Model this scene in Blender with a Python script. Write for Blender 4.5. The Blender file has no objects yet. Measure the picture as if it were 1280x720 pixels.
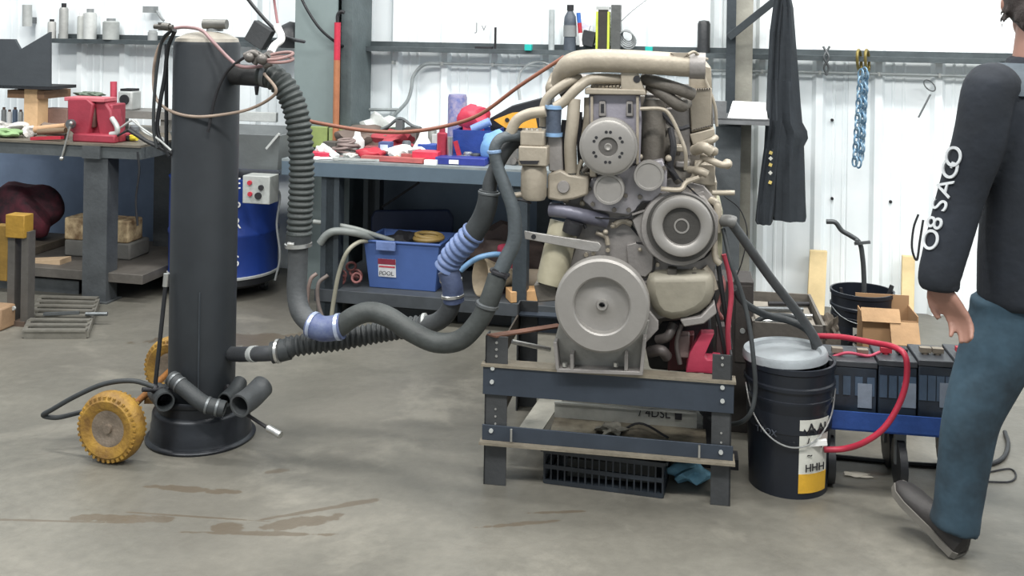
import bpy, bmesh, math, random
from mathutils import Vector, Matrix, Euler
from math import sin, cos, pi, radians, tan
random.seed(7)
SC = bpy.context.scene
COL = SC.collection
# ------------------------------------------------------------------ camera
FPX, HY, CH, ROLL = 1280.0, 35.0, 1.5, radians(0.9)
cd = bpy.data.cameras.new('camera'); cam = bpy.data.objects.new('camera', cd); COL.objects.link(cam)
cd.sensor_width = 36; cd.lens = 36 * FPX / 1280; cd.shift_y = -(360 - HY) / 1280; cd.clip_start = .05
cr, sr = cos(ROLL), sin(ROLL)
cam.matrix_world = Matrix(((cr, -sr, 0, 0), (0, 0, -1, 0), (sr, cr, 0, CH), (0, 0, 0, 1)))
SC.camera = cam
# ------------------------------------------------------------------ world, lamps, exposure
SC.view_settings.view_transform = 'Standard'; SC.view_settings.look = 'None'
SC.view_settings.exposure = 0.28; SC.view_settings.gamma = 1; SC.view_settings.use_curve_mapping = False
wd = bpy.data.worlds.new('world'); SC.world = wd; wd.use_nodes = True
wd.node_tree.nodes['Background'].inputs[0].default_value = (.86, .94, 1, 1)
wd.node_tree.nodes['Background'].inputs[1].default_value = .5
LAMPS = [((-3.2, .6, 4.7), 170), ((.2, .4, 4.7), 190), ((3.6, .4, 4.7), 170), ((-2.6, 4.0, 4.7), 140), ((1.2, 3.8, 4.7), 140), ((4.4, 3.0, 4.7), 90)]
for i, (lc, pw) in enumerate(LAMPS):
    ld = bpy.data.lights.new('strip_light', 'AREA'); ld.shape = 'RECTANGLE'; ld.size = 2.4; ld.size_y = .35
    ld.energy = pw; ld.color = (1, .985, .95)
    lo = bpy.data.objects.new('strip_light', ld); COL.objects.link(lo); lo.location = lc; lo.rotation_euler = (0, 0, radians(-12))
# ------------------------------------------------------------------ materials
def lin(h):
    h = h.lstrip('#'); c = [int(h[i:i + 2], 16) / 255 for i in (0, 2, 4)]
    return [x / 12.92 if x <= .04045 else ((x + .055) / 1.055) ** 2.4 for x in c]
MC = {}
def mat(h, rough=.6, metal=0, var=.25, scale=9, bump=.15, h2=None, name=None, alpha=None, spec=.5):
    key = (h, rough, metal, var, scale, bump, h2, alpha)
    if key in MC: return MC[key]
    m = bpy.data.materials.new(name or 'paint_' + h.strip('#')); m.use_nodes = True
    nt = m.node_tree; N = nt.nodes; L = nt.links; b = N['Principled BSDF']
    c = lin(h); c2 = lin(h2) if h2 else [x * (1 - var) for x in c]
    tc = N.new('ShaderNodeTexCoord'); no = N.new('ShaderNodeTexNoise'); no.inputs['Scale'].default_value = scale
    no.inputs['Detail'].default_value = 5; no.inputs['Roughness'].default_value = .65
    L.new(tc.outputs['Object'], no.inputs['Vector'])
    rp = N.new('ShaderNodeValToRGB'); rp.color_ramp.elements[0].position = .35; rp.color_ramp.elements[1].position = .65
    rp.color_ramp.elements[0].color = (*c2, 1); rp.color_ramp.elements[1].color = (*c, 1)
    L.new(no.outputs['Fac'], rp.inputs[0]); L.new(rp.outputs[0], b.inputs['Base Color'])
    b.inputs['Roughness'].default_value = rough; b.inputs['Metallic'].default_value = metal
    b.inputs['Specular IOR Level'].default_value = spec
    if bump:
        bp = N.new('ShaderNodeBump'); bp.inputs['Strength'].default_value = bump; bp.inputs['Distance'].default_value = .01
        n2 = N.new('ShaderNodeTexNoise'); n2.inputs['Scale'].default_value = scale * 6; L.new(tc.outputs['Object'], n2.inputs['Vector'])
        L.new(n2.outputs['Fac'], bp.inputs['Height']); L.new(bp.outputs[0], b.inputs['Normal'])
    if alpha is not None:
        b.inputs['Transmission Weight'].default_value = alpha; b.inputs['IOR'].default_value = 1.2
    MC[key] = m; return m
ENG = mat('#9f9687', .48, .15, .16, 14, .12, name='engine_cream'); ENG2 = mat('#8c8885', .5, .2, .16, 12, .15, name='engine_grey')
ENG3 = mat('#67625b', .6, .1, .3, 15, .2, name='engine_grimy'); PUL = mat('#8e8b87', .42, .3, .1, 10, .06, name='pulley_paint')  # ENG3: darker, grimy tone for the deeper engine parts
PULD = mat('#5f5c59', .5, .3, .2, 10, .1, name='recess_shade'); DK = mat('#26262a', .6, .1, .4, 12, .2, name='grime_dark')  # PULD: recess shade darkened into the pulley colour
BLK = mat('#1c1e22', .5, 0, .3, 8, .1, name='black_plastic'); RUB = mat('#2f3335', .62, 0, .25, 16, .1, name='rubber')
RUB2 = mat('#46494b', .6, 0, .3, 18, .1, name='dusty_rubber'); CHR = mat('#c9c9c6', .3, .9, .2, 20, .05, name='chrome')
STL = mat('#767a7c', .45, .7, .3, 10, .1, name='steel'); NAVY = mat('#3b434e', .5, .35, .2, 6, .08, name='stand_steel')
STRIP = mat('#8b8374', .6, .3, .3, 14, .2, name='worn_steel_edge'); CYL = mat('#2e3236', .5, .25, .25, 4, .05, name='black_barrel_steel')
BLU = mat('#5f76a8', .5, 0, .25, 14, .1, name='blue_silicone'); RED = mat('#b02c3c', .5, 0, .2, 9, .1, name='red_paint')
YEL = mat('#a07c30', .65, 0, .35, 14, .3, h2='#6e5024', name='yellow_wheel_paint'); WHT = mat('#e6e6e4', .6, 0, .08, 8, .05, name='white')
COPR = mat('#80503e', .5, .1, .2, 8, .05, name='copper_hose'); WOOD = mat('#dcc595', .7, 0, .2, 5, .1, name='pine')
CARD = mat('#a5825f', .8, 0, .12, 6, .05, name='cardboard'); BENCH = mat('#5d6d7a', .5, .3, .15, 5, .06, name='bench_steel')
BENCHD = mat('#4c5156', .55, .3, .3, 6, .1, name='bench_dark'); TOTE = mat('#45609a', .5, 0, .12, 6, .05, name='blue_tote')
TOTD = mat('#23304f', .5, 0, .2, 6, .05, name='tote_lid'); BLUE = mat('#1d3a85', .45, 0, .2, 5, .05, name='barrel_blue')
TEAL = mat('#1fb0a8', .5, 0, .1); GRN = mat('#8b9a5e', .5, 0, .2, 10, .1); PINK = mat('#c24a63', .6, 0, .2); BRN = mat('#6b5248', .7, 0, .35, 10, .2)
GRY = mat('#8b8f90', .6, .1, .2, 10, .1); GRYL = mat('#b5b8b6', .5, .2, .2, 12, .1); SKIN = mat('#8f6a5c', .55, 0, .1, 12, .03, name='skin')
# ------------------------------------------------------------------ frames: x along, y away from the viewer, z up
def ray(px, py):
    a = (px - 640) / FPX; b = -(py - HY) / FPX
    return Vector((a * cr - b * sr, 1, a * sr + b * cr))
class Frame:
    def __init__(s, deg, d0):
        s.t = radians(deg); s.d0 = d0; s.rz = -s.t
        s.M = Matrix.Translation((0, d0, 0)) @ Matrix.Rotation(-s.t, 4, 'Z'); s.I = s.M.inverted()
    def w(s, px, py, y):                         # where the view ray meets the plane y of this frame
        d = ray(px, py); t = (s.d0 * cos(s.t) + y) / (d.x * sin(s.t) + cos(s.t))
        return s.I @ (d * t + Vector((0, 0, CH)))
    def fl(s, px, py, z=0):                      # where it meets the height z
        d = ray(px, py); t = (z - CH) / d.z
        return s.I @ (d * t + Vector((0, 0, CH)))
    def sc(s, px, py, y):                        # metres per pixel there
        return (s.M @ s.w(px, py, y)).y / FPX
W = Frame(12.5, 6.0); E = Frame(9.5, 3.349)
# ------------------------------------------------------------------ mesh builder (coordinates of a frame)
def V(*a): return Vector(a)
def crom(P, k=6):
    P = [Vector(p) for p in P]
    if len(P) < 3: return P
    Q = [P[0] * 2 - P[1]] + P + [P[-1] * 2 - P[-2]]; out = []
    for i in range(1, len(Q) - 2):
        a, b, c, d = Q[i - 1:i + 3]
        for j in range(k):
            t = j / k
            out.append(.5 * ((2 * b) + (c - a) * t + (2 * a - 5 * b + 4 * c - d) * t * t + (3 * b - a - 3 * c + d) * t ** 3))
    out.append(P[-1]); return out
class MB:
    def __init__(s): s.b = bmesh.new()
    def _face(s, vs):
        try: return s.b.faces.new(vs)
        except ValueError: return None
    def box(s, c, d, rot=None):
        M = Matrix.Translation(c) @ (Euler(rot).to_matrix().to_4x4() if rot else Matrix()) @ Matrix.Diagonal((d[0], d[1], d[2], 1))
        bmesh.ops.create_cube(s.b, size=1, matrix=M); return s
    def bb(s, x0, x1, y0, y1, z0, z1): return s.box(((x0 + x1) / 2, (y0 + y1) / 2, (z0 + z1) / 2), (abs(x1 - x0), abs(y1 - y0), abs(z1 - z0)))
    def bar(s, p, q, w, h, up=(0, 0, 1)):
        p, q = Vector(p), Vector(q); d = q - p; l = d.length; d.normalize(); u = Vector(up)
        if abs(d.dot(u)) > .98: u = V(1, 0, 0)
        x = d.cross(u).normalized(); u = x.cross(d)
        M = Matrix((x * w, d * l, u * h)).transposed().to_4x4(); M.translation = (p + q) / 2
        bmesh.ops.create_cube(s.b, size=1, matrix=M); return s
    def rings(s, rr, cap=True, closed=False):
        R = [[s.b.verts.new(p) for p in r] for r in rr]; n = len(R[0])
        for i in range(len(R) - (0 if closed else 1)):
            A, B = R[i], R[(i + 1) % len(R)]
            for j in range(n): s._face((A[j], A[(j + 1) % n], B[(j + 1) % n], B[j]))
        if cap and not closed: s._face(R[0][::-1]); s._face(R[-1])
        return s
    def tube(s, P, r, seg=12, k=6, smooth=True, rf=None, step=None, cap=True):
        Q = crom(P, k) if smooth else [Vector(p) for p in P]
        if step:
            out = [Q[0]]; acc = 0
            for a, b in zip(Q, Q[1:]):
                L = (b - a).length; pos = step - acc
                while pos < L: out.append(a.lerp(b, pos / L)); pos += step
                acc = L - (pos - step)
            Q = out
        L = [0]
        for a, b in zip(Q, Q[1:]): L.append(L[-1] + (b - a).length)
        t0 = (Q[1] - Q[0]).normalized(); u = t0.orthogonal().normalized(); rr = []
        for i, p in enumerate(Q):
            t = (Q[min(i + 1, len(Q) - 1)] - Q[max(i - 1, 0)]).normalized()
            u = (u - t * u.dot(t)).normalized(); v = t.cross(u)
            R = rf(L[i], L[-1]) if rf else r
            rr.append([p + (u * cos(2 * pi * j / seg) + v * sin(2 * pi * j / seg)) * R for j in range(seg)])
        return s.rings(rr, cap)
    def cyl(s, p, q, r, r2=None, seg=20):
        r2 = r if r2 is None else r2; p, q = Vector(p), Vector(q)
        return s.tube([p, q], r, seg, smooth=False, rf=lambda l, t: r + (r2 - r) * l / max(t, 1e-6))
    def lathe(s, prof, o, ax=(0, 0, 1), seg=32, cap=True):       # prof: (radius, offset along axis)
        o = Vector(o); a = Vector(ax).normalized(); u = a.orthogonal().normalized(); v = a.cross(u)
        rr = [[o + a * h + (u * cos(2 * pi * j / seg) + v * sin(2 * pi * j / seg)) * max(r, 1e-4) for j in range(seg)] for r, h in prof]
        return s.rings(rr, cap)
    def prism(s, pts, d):                                        # pts: planar outline, d: extrude vector
        d = Vector(d); A = [s.b.verts.new(p) for p in pts]; B = [s.b.verts.new(Vector(p) + d) for p in pts]; n = len(A)
        s._face(A); s._face(B[::-1])
        for i in range(n): s._face((A[i], B[i], B[(i + 1) % n], A[(i + 1) % n]))
        return s
    def ball(s, c, r, sub=2, sc=(1, 1, 1)):
        M = Matrix.Translation(c) @ Matrix.Diagonal((r * sc[0], r * sc[1], r * sc[2], 1))
        bmesh.ops.create_icosphere(s.b, subdivisions=sub, radius=1, matrix=M); return s
    def torus(s, c, R, r, ax=(0, 0, 1), seg=28, s2=8, el=1):
        a = Vector(ax).normalized(); u = a.orthogonal().normalized(); v = a.cross(u); c = Vector(c); rr = []
        for i in range(seg):
            t = 2 * pi * i / seg; d = u * cos(t) + v * sin(t); p = c + u * cos(t) * R + v * sin(t) * R * el
            rr.append([p + (d * cos(2 * pi * j / s2) + a * sin(2 * pi * j / s2)) * r for j in range(s2)])
        return s.rings(rr, closed=True)
    def heap(s, c, r, sc=(1, 1, .5), amp=.3, seed=0, sub=3):
        g = random.Random(seed); M = Matrix.Translation(c); b2 = bmesh.ops.create_icosphere(s.b, subdivisions=sub, radius=1)
        ph = [(g.uniform(0, 6), g.uniform(0, 6), g.uniform(2, 6), g.uniform(2, 6)) for _ in range(5)]
        for v in b2['verts']:
            p = v.co; k = 1 + amp * sum(sin(p.x * q[2] * 1.3 + q[0]) * cos(p.y * q[3] + p.z * 3 + q[1]) for q in ph) / 2.5
            v.co = Vector(c) + V(p.x * r * sc[0] * k, p.y * r * sc[1] * k, p.z * r * sc[2] * k)
        return s
def obj_from(mb, name, m, base, bevel=0, smooth=True, mods=None):
    b = mb.b; bmesh.ops.recalc_face_normals(b, faces=b.faces[:])
    for v in b.verts: v.co -= base
    me = bpy.data.meshes.new(name); b.to_mesh(me); b.free()
    if smooth:
        me.polygons.foreach_set('use_smooth', [True] * len(me.polygons)); me.set_sharp_from_angle(angle=radians(38))
    me.materials.append(m); o = bpy.data.objects.new(name, me); COL.objects.link(o)
    if bevel:
        mo = o.modifiers.new('bevel', 'BEVEL'); mo.width = bevel; mo.segments = 2; mo.limit_method = 'ANGLE'; mo.angle_limit = radians(50)
    if mods: mods(o)
    return o
def settag(o, label=None, cat=None, group=None, kind=None):
    if label: o['label'] = label
    if cat: o['category'] = cat
    if group: o['group'] = group
    if kind: o['kind'] = kind
class Thing:
    def __init__(s, f, name, label, cat, base, group=None, kind=None):
        s.f = f; s.base = Vector(base); s.o = bpy.data.objects.new(name, None); COL.objects.link(s.o); s.o.empty_display_size = .05
        s.o.location = f.M @ s.base; s.o.rotation_euler = (0, 0, f.rz); settag(s.o, label, cat, group, kind)
    def part(s, name, mb, m, parent=None, label=None, bevel=0, kind=None, smooth=True, mods=None):
        o = obj_from(mb, name, m, s.base, bevel, smooth, mods); o.parent = parent or s.o; settag(o, label, kind=kind); return o
def solo(f, name, label, cat, mb, m, group=None, bevel=0, kind=None, smooth=True, mods=None):
    vs = [v.co for v in mb.b.verts]
    base = V((min(v.x for v in vs) + max(v.x for v in vs)) / 2, (min(v.y for v in vs) + max(v.y for v in vs)) / 2, min(v.z for v in vs))
    o = obj_from(mb, name, m, base, bevel, smooth, mods); o.location = f.M @ base; o.rotation_euler = (0, 0, f.rz); settag(o, label, cat, group, kind); return o
def rect(f, x0, y0, x1, y1, yf):                                 # pixel rectangle on plane y -> (xa, xb, zbottom, ztop)
    xm, ym = (x0 + x1) / 2, (y0 + y1) / 2
    return f.w(x0, ym, yf).x, f.w(x1, ym, yf).x, f.w(xm, y1, yf).z, f.w(xm, y0, yf).z
def rbox(mb, f, x0, y0, x1, y1, yf, dep, z0=None):
    a, b, c, d = rect(f, x0, y0, x1, y1, yf)
    if z0 is not None: c = z0
    return mb.bb(a, b, yf, yf + dep, c, max(d, c + .004))
def can(mb, f, xc, hw, y0, y1, yc, z0=None, prof=None):          # upright round body, prof in (r fraction, h fraction)
    k = f.sc(xc, y1, yc); r = hw * k; b = f.w(xc, y1, yc); t = f.w(xc, y0, yc)
    zb = b.z if z0 is None else z0; h = t.z - zb
    prof = prof or [(.9, 0), (1, .03), (1, .93), (.9, 1)]
    return mb.lathe([(p[0] * r, p[1] * h) for p in prof], (b.x, yc, zb), seg=24)
def pts(f, L): return [f.w(*p) for p in L]
def text_mesh(txt, size, depth=.0012):
    cu = bpy.data.curves.new('lettering', 'FONT'); cu.body = txt; cu.size = size; cu.extrude = depth; cu.align_x = 'CENTER'; cu.align_y = 'CENTER'
    o = bpy.data.objects.new('lettering', cu); COL.objects.link(o); bpy.context.view_layer.update()
    me = bpy.data.meshes.new_from_object(o.evaluated_get(bpy.context.evaluated_depsgraph_get())); bpy.data.objects.remove(o); return me
def lettering(T, txt, size, pos, m, rot=(pi / 2, 0, 0), parent=None, name='lettering'):   # faces the viewer side of the frame
    me = text_mesh(txt, size); me.transform(Matrix.Translation(Vector(pos) - T.base) @ Euler(rot).to_matrix().to_4x4())
    me.materials.clear(); me.materials.append(m); o = bpy.data.objects.new(name, me); COL.objects.link(o); o.parent = parent or T.o; return o
def simple_bolts(mb, L, r=.006, h=.006, ax=(0, -1, 0)):
    for p in L: p = Vector(p); mb.cyl(p, p + Vector(ax) * h, r, seg=6)
    return mb

# ================================================================== SETTING
def floor_mat():
    m = bpy.data.materials.new('concrete_floor'); m.use_nodes = True; nt = m.node_tree; N = nt.nodes; L = nt.links; b = N['Principled BSDF']
    tc = N.new('ShaderNodeTexCoord')
    def noise(sc, det=6, ro=.6, dist=0):
        n = N.new('ShaderNodeTexNoise'); n.inputs['Scale'].default_value = sc; n.inputs['Detail'].default_value = det
        n.inputs['Roughness'].default_value = ro; n.inputs['Distortion'].default_value = dist; L.new(tc.outputs['Object'], n.inputs['Vector']); return n.outputs['Fac']
    def ramp(src, st):
        r = N.new('ShaderNodeValToRGB'); e = r.color_ramp.elements
        e[0].position, e[0].color = st[0][0], (*st[0][1], 1); e[1].position, e[1].color = st[-1][0], (*st[-1][1], 1)
        for p, c in st[1:-1]: q = e.new(p); q.color = (*c, 1)
        L.new(src, r.inputs[0]); return r.outputs[0]
    def mix(fac, a, bb, mode='MIX'):
        x = N.new('ShaderNodeMix'); x.data_type = 'RGBA'; x.blend_type = mode
        for s_, v in ((x.inputs[0], fac), (x.inputs[6], a), (x.inputs[7], bb)):
            if hasattr(v, 'is_linked') or not isinstance(v, (float, tuple)): L.new(v, s_)
            else: s_.default_value = v
        return x.outputs[2]
    def math_(op, a, bb=None):
        x = N.new('ShaderNodeMath'); x.operation = op
        for s_, v in ((x.inputs[0], a), (x.inputs[1], bb)):
            if v is None: continue
            if isinstance(v, float): s_.default_value = v
            else: L.new(v, s_)
        return x.outputs[0]
    base = ramp(noise(1.3, 8, .62, .6), [(.28, lin('#55534c')), (.5, lin('#66645c')), (.72, lin('#76736a'))])
    fine = ramp(noise(26, 4), [(.3, (.82,) * 3), (.7, (1,) * 3)])
    c = mix(1.0, base, fine, 'MULTIPLY')
    worn = ramp(noise(.55, 5, .6, 1.2), [(.42, (0,) * 3), (.7, (1,) * 3)])
    c = mix(math_('MULTIPLY', worn, .55), c, (*lin('#5b5852'), 1))
    pale = ramp(noise(1.7, 7, .68, .4), [(.53, (0,) * 3), (.64, (1,) * 3)]); c = mix(math_('MULTIPLY', pale, .3), c, (*lin('#918d82'), 1))
    # oil stains: noise-edged ellipses where the photo shows them (world x, y)
    nz = noise(13, 7, .65, .5); n3 = noise(3, 3)
    sp = N.new('ShaderNodeSeparateXYZ'); L.new(tc.outputs['Object'], sp.inputs[0]); tot = None
    for (px, py, rx, ry, rot) in STAINS:
        p = fw(px, py)
        dx = math_('SUBTRACT', sp.outputs[0], p.x); dy = math_('SUBTRACT', sp.outputs[1], p.y)
        u = math_('ADD', math_('MULTIPLY', dx, cos(rot)), math_('MULTIPLY', dy, sin(rot)))
        v = math_('SUBTRACT', math_('MULTIPLY', dy, cos(rot)), math_('MULTIPLY', dx, sin(rot)))
        d = math_('ADD', math_('POWER', math_('ABSOLUTE', math_('DIVIDE', u, rx)), 2.0), math_('POWER', math_('ABSOLUTE', math_('DIVIDE', v, ry)), 2.0))
        d = math_('ADD', d, math_('MULTIPLY', math_('SUBTRACT', nz, .5), 4.6))
        f = N.new('ShaderNodeMapRange'); f.inputs[1].default_value = .9; f.inputs[2].default_value = 1.15; f.inputs[3].default_value = 1; f.inputs[4].default_value = 0
        L.new(d, f.inputs[0]); tot = f.outputs[0] if tot is None else math_('MAXIMUM', tot, f.outputs[0])
    c = mix(math_('MULTIPLY', tot, .62), c, (*lin('#4f4436'), 1))
    cr_ = N.new('ShaderNodeTexVoronoi'); cr_.feature = 'DISTANCE_TO_EDGE'; cr_.inputs['Scale'].default_value = .55
    va = N.new('ShaderNodeVectorMath'); va.operation = 'ADD'; nv = N.new('ShaderNodeTexNoise'); nv.inputs['Scale'].default_value = 2.5
    L.new(tc.outputs['Object'], nv.inputs['Vector']); L.new(tc.outputs['Object'], va.inputs[0])
    sv = N.new('ShaderNodeVectorMath'); sv.operation = 'SCALE'; sv.inputs[3].default_value = .5; L.new(nv.outputs['Color'], sv.inputs[0]); L.new(sv.outputs[0], va.inputs[1]); L.new(va.outputs[0], cr_.inputs['Vector'])
    ck = N.new('ShaderNodeMapRange'); ck.inputs[1].default_value = 0; ck.inputs[2].default_value = .003; ck.inputs[3].default_value = .22; ck.inputs[4].default_value = 0; L.new(cr_.outputs['Distance'], ck.inputs[0])
    c = mix(ck.outputs[0], c, (*lin('#57524b'), 1))
    L.new(c, b.inputs['Base Color'])
    rr = N.new('ShaderNodeMapRange'); rr.inputs[3].default_value = .3; rr.inputs[4].default_value = .62; L.new(n3, rr.inputs[0])
    L.new(math_('SUBTRACT', rr.outputs[0], math_('MULTIPLY', tot, .12)), b.inputs['Roughness'])
    bp = N.new('ShaderNodeBump'); bp.inputs['Strength'].default_value = .12; bp.inputs['Distance'].default_value = .01; L.new(noise(40, 4), bp.inputs['Height']); L.new(bp.outputs[0], b.inputs['Normal'])
    return m
def fw(px, py):
    d = ray(px, py); t = -CH / d.z; return d * t + Vector((0, 0, CH))
STAINS = [(150, 648, .15, .026, 0), (60, 651, .26, .006, -.02), (232, 645, .25, .005, -.1), (285, 660, .05, .03, 0), (380, 652, .12, .03, .35), (330, 667, .2, .012, 0), (400, 637, .17, .010, .4), (450, 628, .06, .014, .35),
          (240, 612, .16, .02, -.1), (345, 589, .04, .015, .3), (650, 655, .12, .012, .2), (700, 640, .1, .008, .1), (1085, 592, .07, .012, 0), (330, 425, .5, .1, .1)]
b = MB(); b.bb(-6.5, 6.5, -1.5, 7.8, -.1, 0)
fo = obj_from(b, 'floor', floor_mat(), V(0, 0, 0), smooth=False); fo['kind'] = 'structure'
# corrugated white wall: an Empty-free wall object with its sheets as parts
WP = mat('#eff4f6', .45, 0, .06, 1.6, .03, h2='#e4ecef', name='white_sheet_wall')
b = MB(); b.bb(-5.1, 4.9, .005, .1, 0, 4.4)
wall = obj_from(b, 'wall_back', mat('#b9c2c6', .7), V(0, 0, 0), smooth=False); wall.matrix_world = W.M; wall['kind'] = 'structure'
PITCH = .3048; rib0 = W.w(496, 60, 0).x
def rib_profile(nr):
    P = [(0, 0)]
    for i in range(nr):
        a = i * PITCH
        P += [(a + .115, 0), (a + .135, -.032), (a + .17, -.032), (a + .19, 0), (a + .222, 0), (a + .227, -.005), (a + .237, -.005), (a + .242, 0), (a + .275, 0), (a + .28, -.005), (a + .29, -.005), (a + .295, 0)]
    P.append((nr * PITCH, 0)); return P
me0 = None
x0 = rib0 - .15 - 12 * PITCH
for i in range(11):
    if me0 is None:
        b = MB(); P = rib_profile(3); zs = (0, 4.4)
        R = [[V(x, y, z) for x, y in P] + [V(x, y + .004, z) for x, y in reversed(P)] for z in zs]; b.rings(R)
        o = obj_from(b, 'panel', WP, V(0, 0, 0), smooth=False); me0 = o.data
    else: o = bpy.data.objects.new('panel', me0); COL.objects.link(o)
    o.parent = wall; o.location = (x0 + i * 3 * PITCH + random.uniform(-.001, .001), (i % 2) * -.0035, 0)
# screws of the wall sheets
b = MB()
for (px, py) in [(1040, 248), (1113, 252), (1190, 256), (968, 244), (600, 235), (540, 232), (475, 230), (1040, 150)]:
    p = W.w(px, py, -.006); b.cyl(p, p + V(0, -.01, 0), .009, seg=6)
o = obj_from(b, 'screw', DK, V(0, 0, 0)); o.parent = wall; o['kind'] = 'stuff'
# pencilled mark on the wall
T_ = type('X', (), {})(); T_.base = V(0, 0, 0); T_.o = wall
lettering(T_, 'J v', .07, W.w(601, 34, -.045), GRY, parent=wall)
# girts
def girt(name, xa, xb, ypx, y0=-.135, y1=-.045):
    a = W.w(*xa, y0); c = W.w(*xb, y0); z = (a.z + c.z) / 2
    b = MB(); b.bb(a.x, c.x, y0, y1, z - .006, z); b.bb(a.x, c.x, y0, y0 + .006, z - .028, z - .006); b.bb(a.x, c.x, y1 - .006, y1, z - .006, z + .03)
    o = obj_from(b, name, mat('#5c6467', .5, .5), V(0, 0, 0), smooth=False); o.matrix_world = W.M; o['kind'] = 'structure'; return z
zg1 = girt('trim_1', (62, 50), (368, 52), 0)
zg2 = girt('trim_2', (430, 56), (1420, 79), 0)
# brackets holding the girts to the ribs
b = MB()
for k in range(-11, 13, 1):
    x = rib0 + k * PITCH
    if W.w(62, 50, 0).x < x < W.w(355, 50, 0).x or W.w(436, 50, 0).x < x < 3.4:
        b.bb(x - .012, x + .012, -.13, -.0305, zg1 - .012 if x < W.w(368, 50, 0).x else zg2 - .012, (zg1 if x < W.w(368, 50, 0).x else zg2) - .006)
o = obj_from(b, 'girt_cleat', STL, V(0, 0, 0), smooth=False); o.parent = wall; o['kind'] = 'stuff'
# steel column
a, c = W.w(367, 150, -.42), W.w(426, 150, -.42)
COLM = mat('#7d8a8a', .55, .15, .14, 3, .06, name='column_paint')
b = MB(); b.bb(a.x, c.x - .03, -.42, -.405, 0, 4.4); b.bb(a.x, c.x - .03, -.05, -.036, 0, 4.4); b.bb((a.x + c.x - .03) / 2 - .006, (a.x + c.x - .03) / 2 + .006, -.405, -.05, 0, 4.4)
o = obj_from(b, 'trim_3', COLM, V(0, 0, 0), smooth=False); o.matrix_world = W.M; o['kind'] = 'structure'
b = MB(); b.bb(c.x - .03, c.x + .035, -.36, -.04, 0, 4.4)
o = obj_from(b, 'trim_4', mat('#5e696b', .6, .15), V(0, 0, 0), smooth=False); o.matrix_world = W.M; o['kind'] = 'structure'
# post on the wall right of the engine
a, c = W.w(907, 100, -.2), W.w(919, 100, -.2)
b = MB(); b.bb(a.x, c.x, -.2, -.15, 0, 4.4)
o = obj_from(b, 'trim_5', mat('#3f464b', .5, .4), V(0, 0, 0), smooth=False); o.matrix_world = W.M; o['kind'] = 'structure'
b = MB(); b.bb(c.x, c.x + .09, -.15, -.033, 0, 4.4)
o = obj_from(b, 'trim_6', mat('#a9a79c', .6, .1), V(0, 0, 0), smooth=False); o.matrix_world = W.M; o['kind'] = 'structure'
exec_order = 1

# ================================================================== ENGINE STAND
LY = 0.0
zt = E.w(760, 464, 0).z; T = Thing(E, 'engine_stand', 'dark slate steel angle engine stand carrying the big diesel engine', 'stand', (E.w(760, 600, 0).x, .35, 0))
xl0, xl1 = E.w(605, 530, 0).x, E.w(633, 530, 0).x; xr0, xr1 = E.w(889, 550, 0).x, E.w(914, 550, 0).x
DEP = .72; ztop = E.w(620, 456, 0).z; ztop2 = zt; zp = E.w(620, 421, 0).z
def angle_post(x0, x1, y, z0, z1, sx, sy):
    m = MB(); m.bb(x0, x1, y, y + .006 * sy, z0, z1)
    xe = x0 if sx < 0 else x1; m.bb(xe, xe - .006 * sx, y, y + sy * .06, z0, z1); return m
ps = []
for (x0_, x1_, y_, z1_, sx, sy) in ((xl0, xl1, .004, zp, -1, 1), (xr0, xr1, .004, E.w(903, 444, 0).z, 1, 1), (xl0, xl1, DEP, zp * .86, -1, -1), (xr0, xr1, DEP, zp * .9, 1, -1)):
    p = T.part('leg', angle_post(x0_, x1_, y_, 0, z1_, sx, sy), mat('#444648', .55, .3, .25, 8), bevel=.001); ps.append((p, x0_, x1_, y_))
m = MB()   # row of punched holes in the front posts
for p, x0_, x1_, y_ in ps[:2]:
    m = MB()
    for k in range(3 if x0_ < .3 else 2):
        q = V((x0_ + x1_) / 2, .003, zp - .02 - k * .022); m.cyl(q, q + V(0, -.002, 0), .0045, seg=10)
    for k in range(3):
        q = V((x0_ + x1_) / 2, .003, .25 - k * .024 if x0_ < .3 else .23 - k * .03); m.cyl(q, q + V(0, -.002, 0), .0035, seg=10)
    T.part('bolt_hole', m, mat('#8b8b88', .5), parent=p, kind='stuff')
def front_rail(zA0, zA1, zB0, zB1, flange_top, y=0, mt=NAVY):
    # web and flange following the slightly out-of-level rail
    m = MB(); x0_, x1_ = xl0 - .005, xr1 + .006
    m.prism([V(x0_, y - .006, zA0), V(x1_, y - .006, zB0), V(x1_, y - .006, zB1), V(x0_, y - .006, zA1)], (0, .006, 0))
    f_ = MB(); za, zb = (zA1, zB1) if flange_top else (zA0, zB0)
    f_.prism([V(x0_ - .006, y - .03 if not flange_top else y - .012, za), V(x1_ + .006, y - .03 if not flange_top else y - .012, zb), V(x1_ + .006, y + .05, zb), V(x0_ - .006, y + .05, za)], (0, 0, .008 if flange_top else -.008))
    r = T.part('rail', m, mt, bevel=.001); T.part('flange', f_, STRIP, parent=r, label='worn bare steel flange'); return r
q = lambda px, py: E.w(px, py, 0).z
r1 = front_rail(q(607, 492), q(607, 457), q(912, 516), q(912, 479), True)
r2 = front_rail(q(607, 549), q(607, 530), q(912, 575), q(912, 557), False)
for (px, py) in ((616, 460), (615, 477), (903, 484), (903, 501)):
    m = MB(); m.cyl(E.w(px, py, -.006), E.w(px, py, -.006) + V(0, -.006, 0), .007, seg=8); T.part('bolt', m, GRYL, parent=r1)
for (px, py) in ((614, 538), (901, 565)):
    m = MB(); m.cyl(E.w(px, py, -.006), E.w(px, py, -.006) + V(0, -.006, 0), .007, seg=8); T.part('bolt', m, GRYL, parent=r2)
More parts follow.
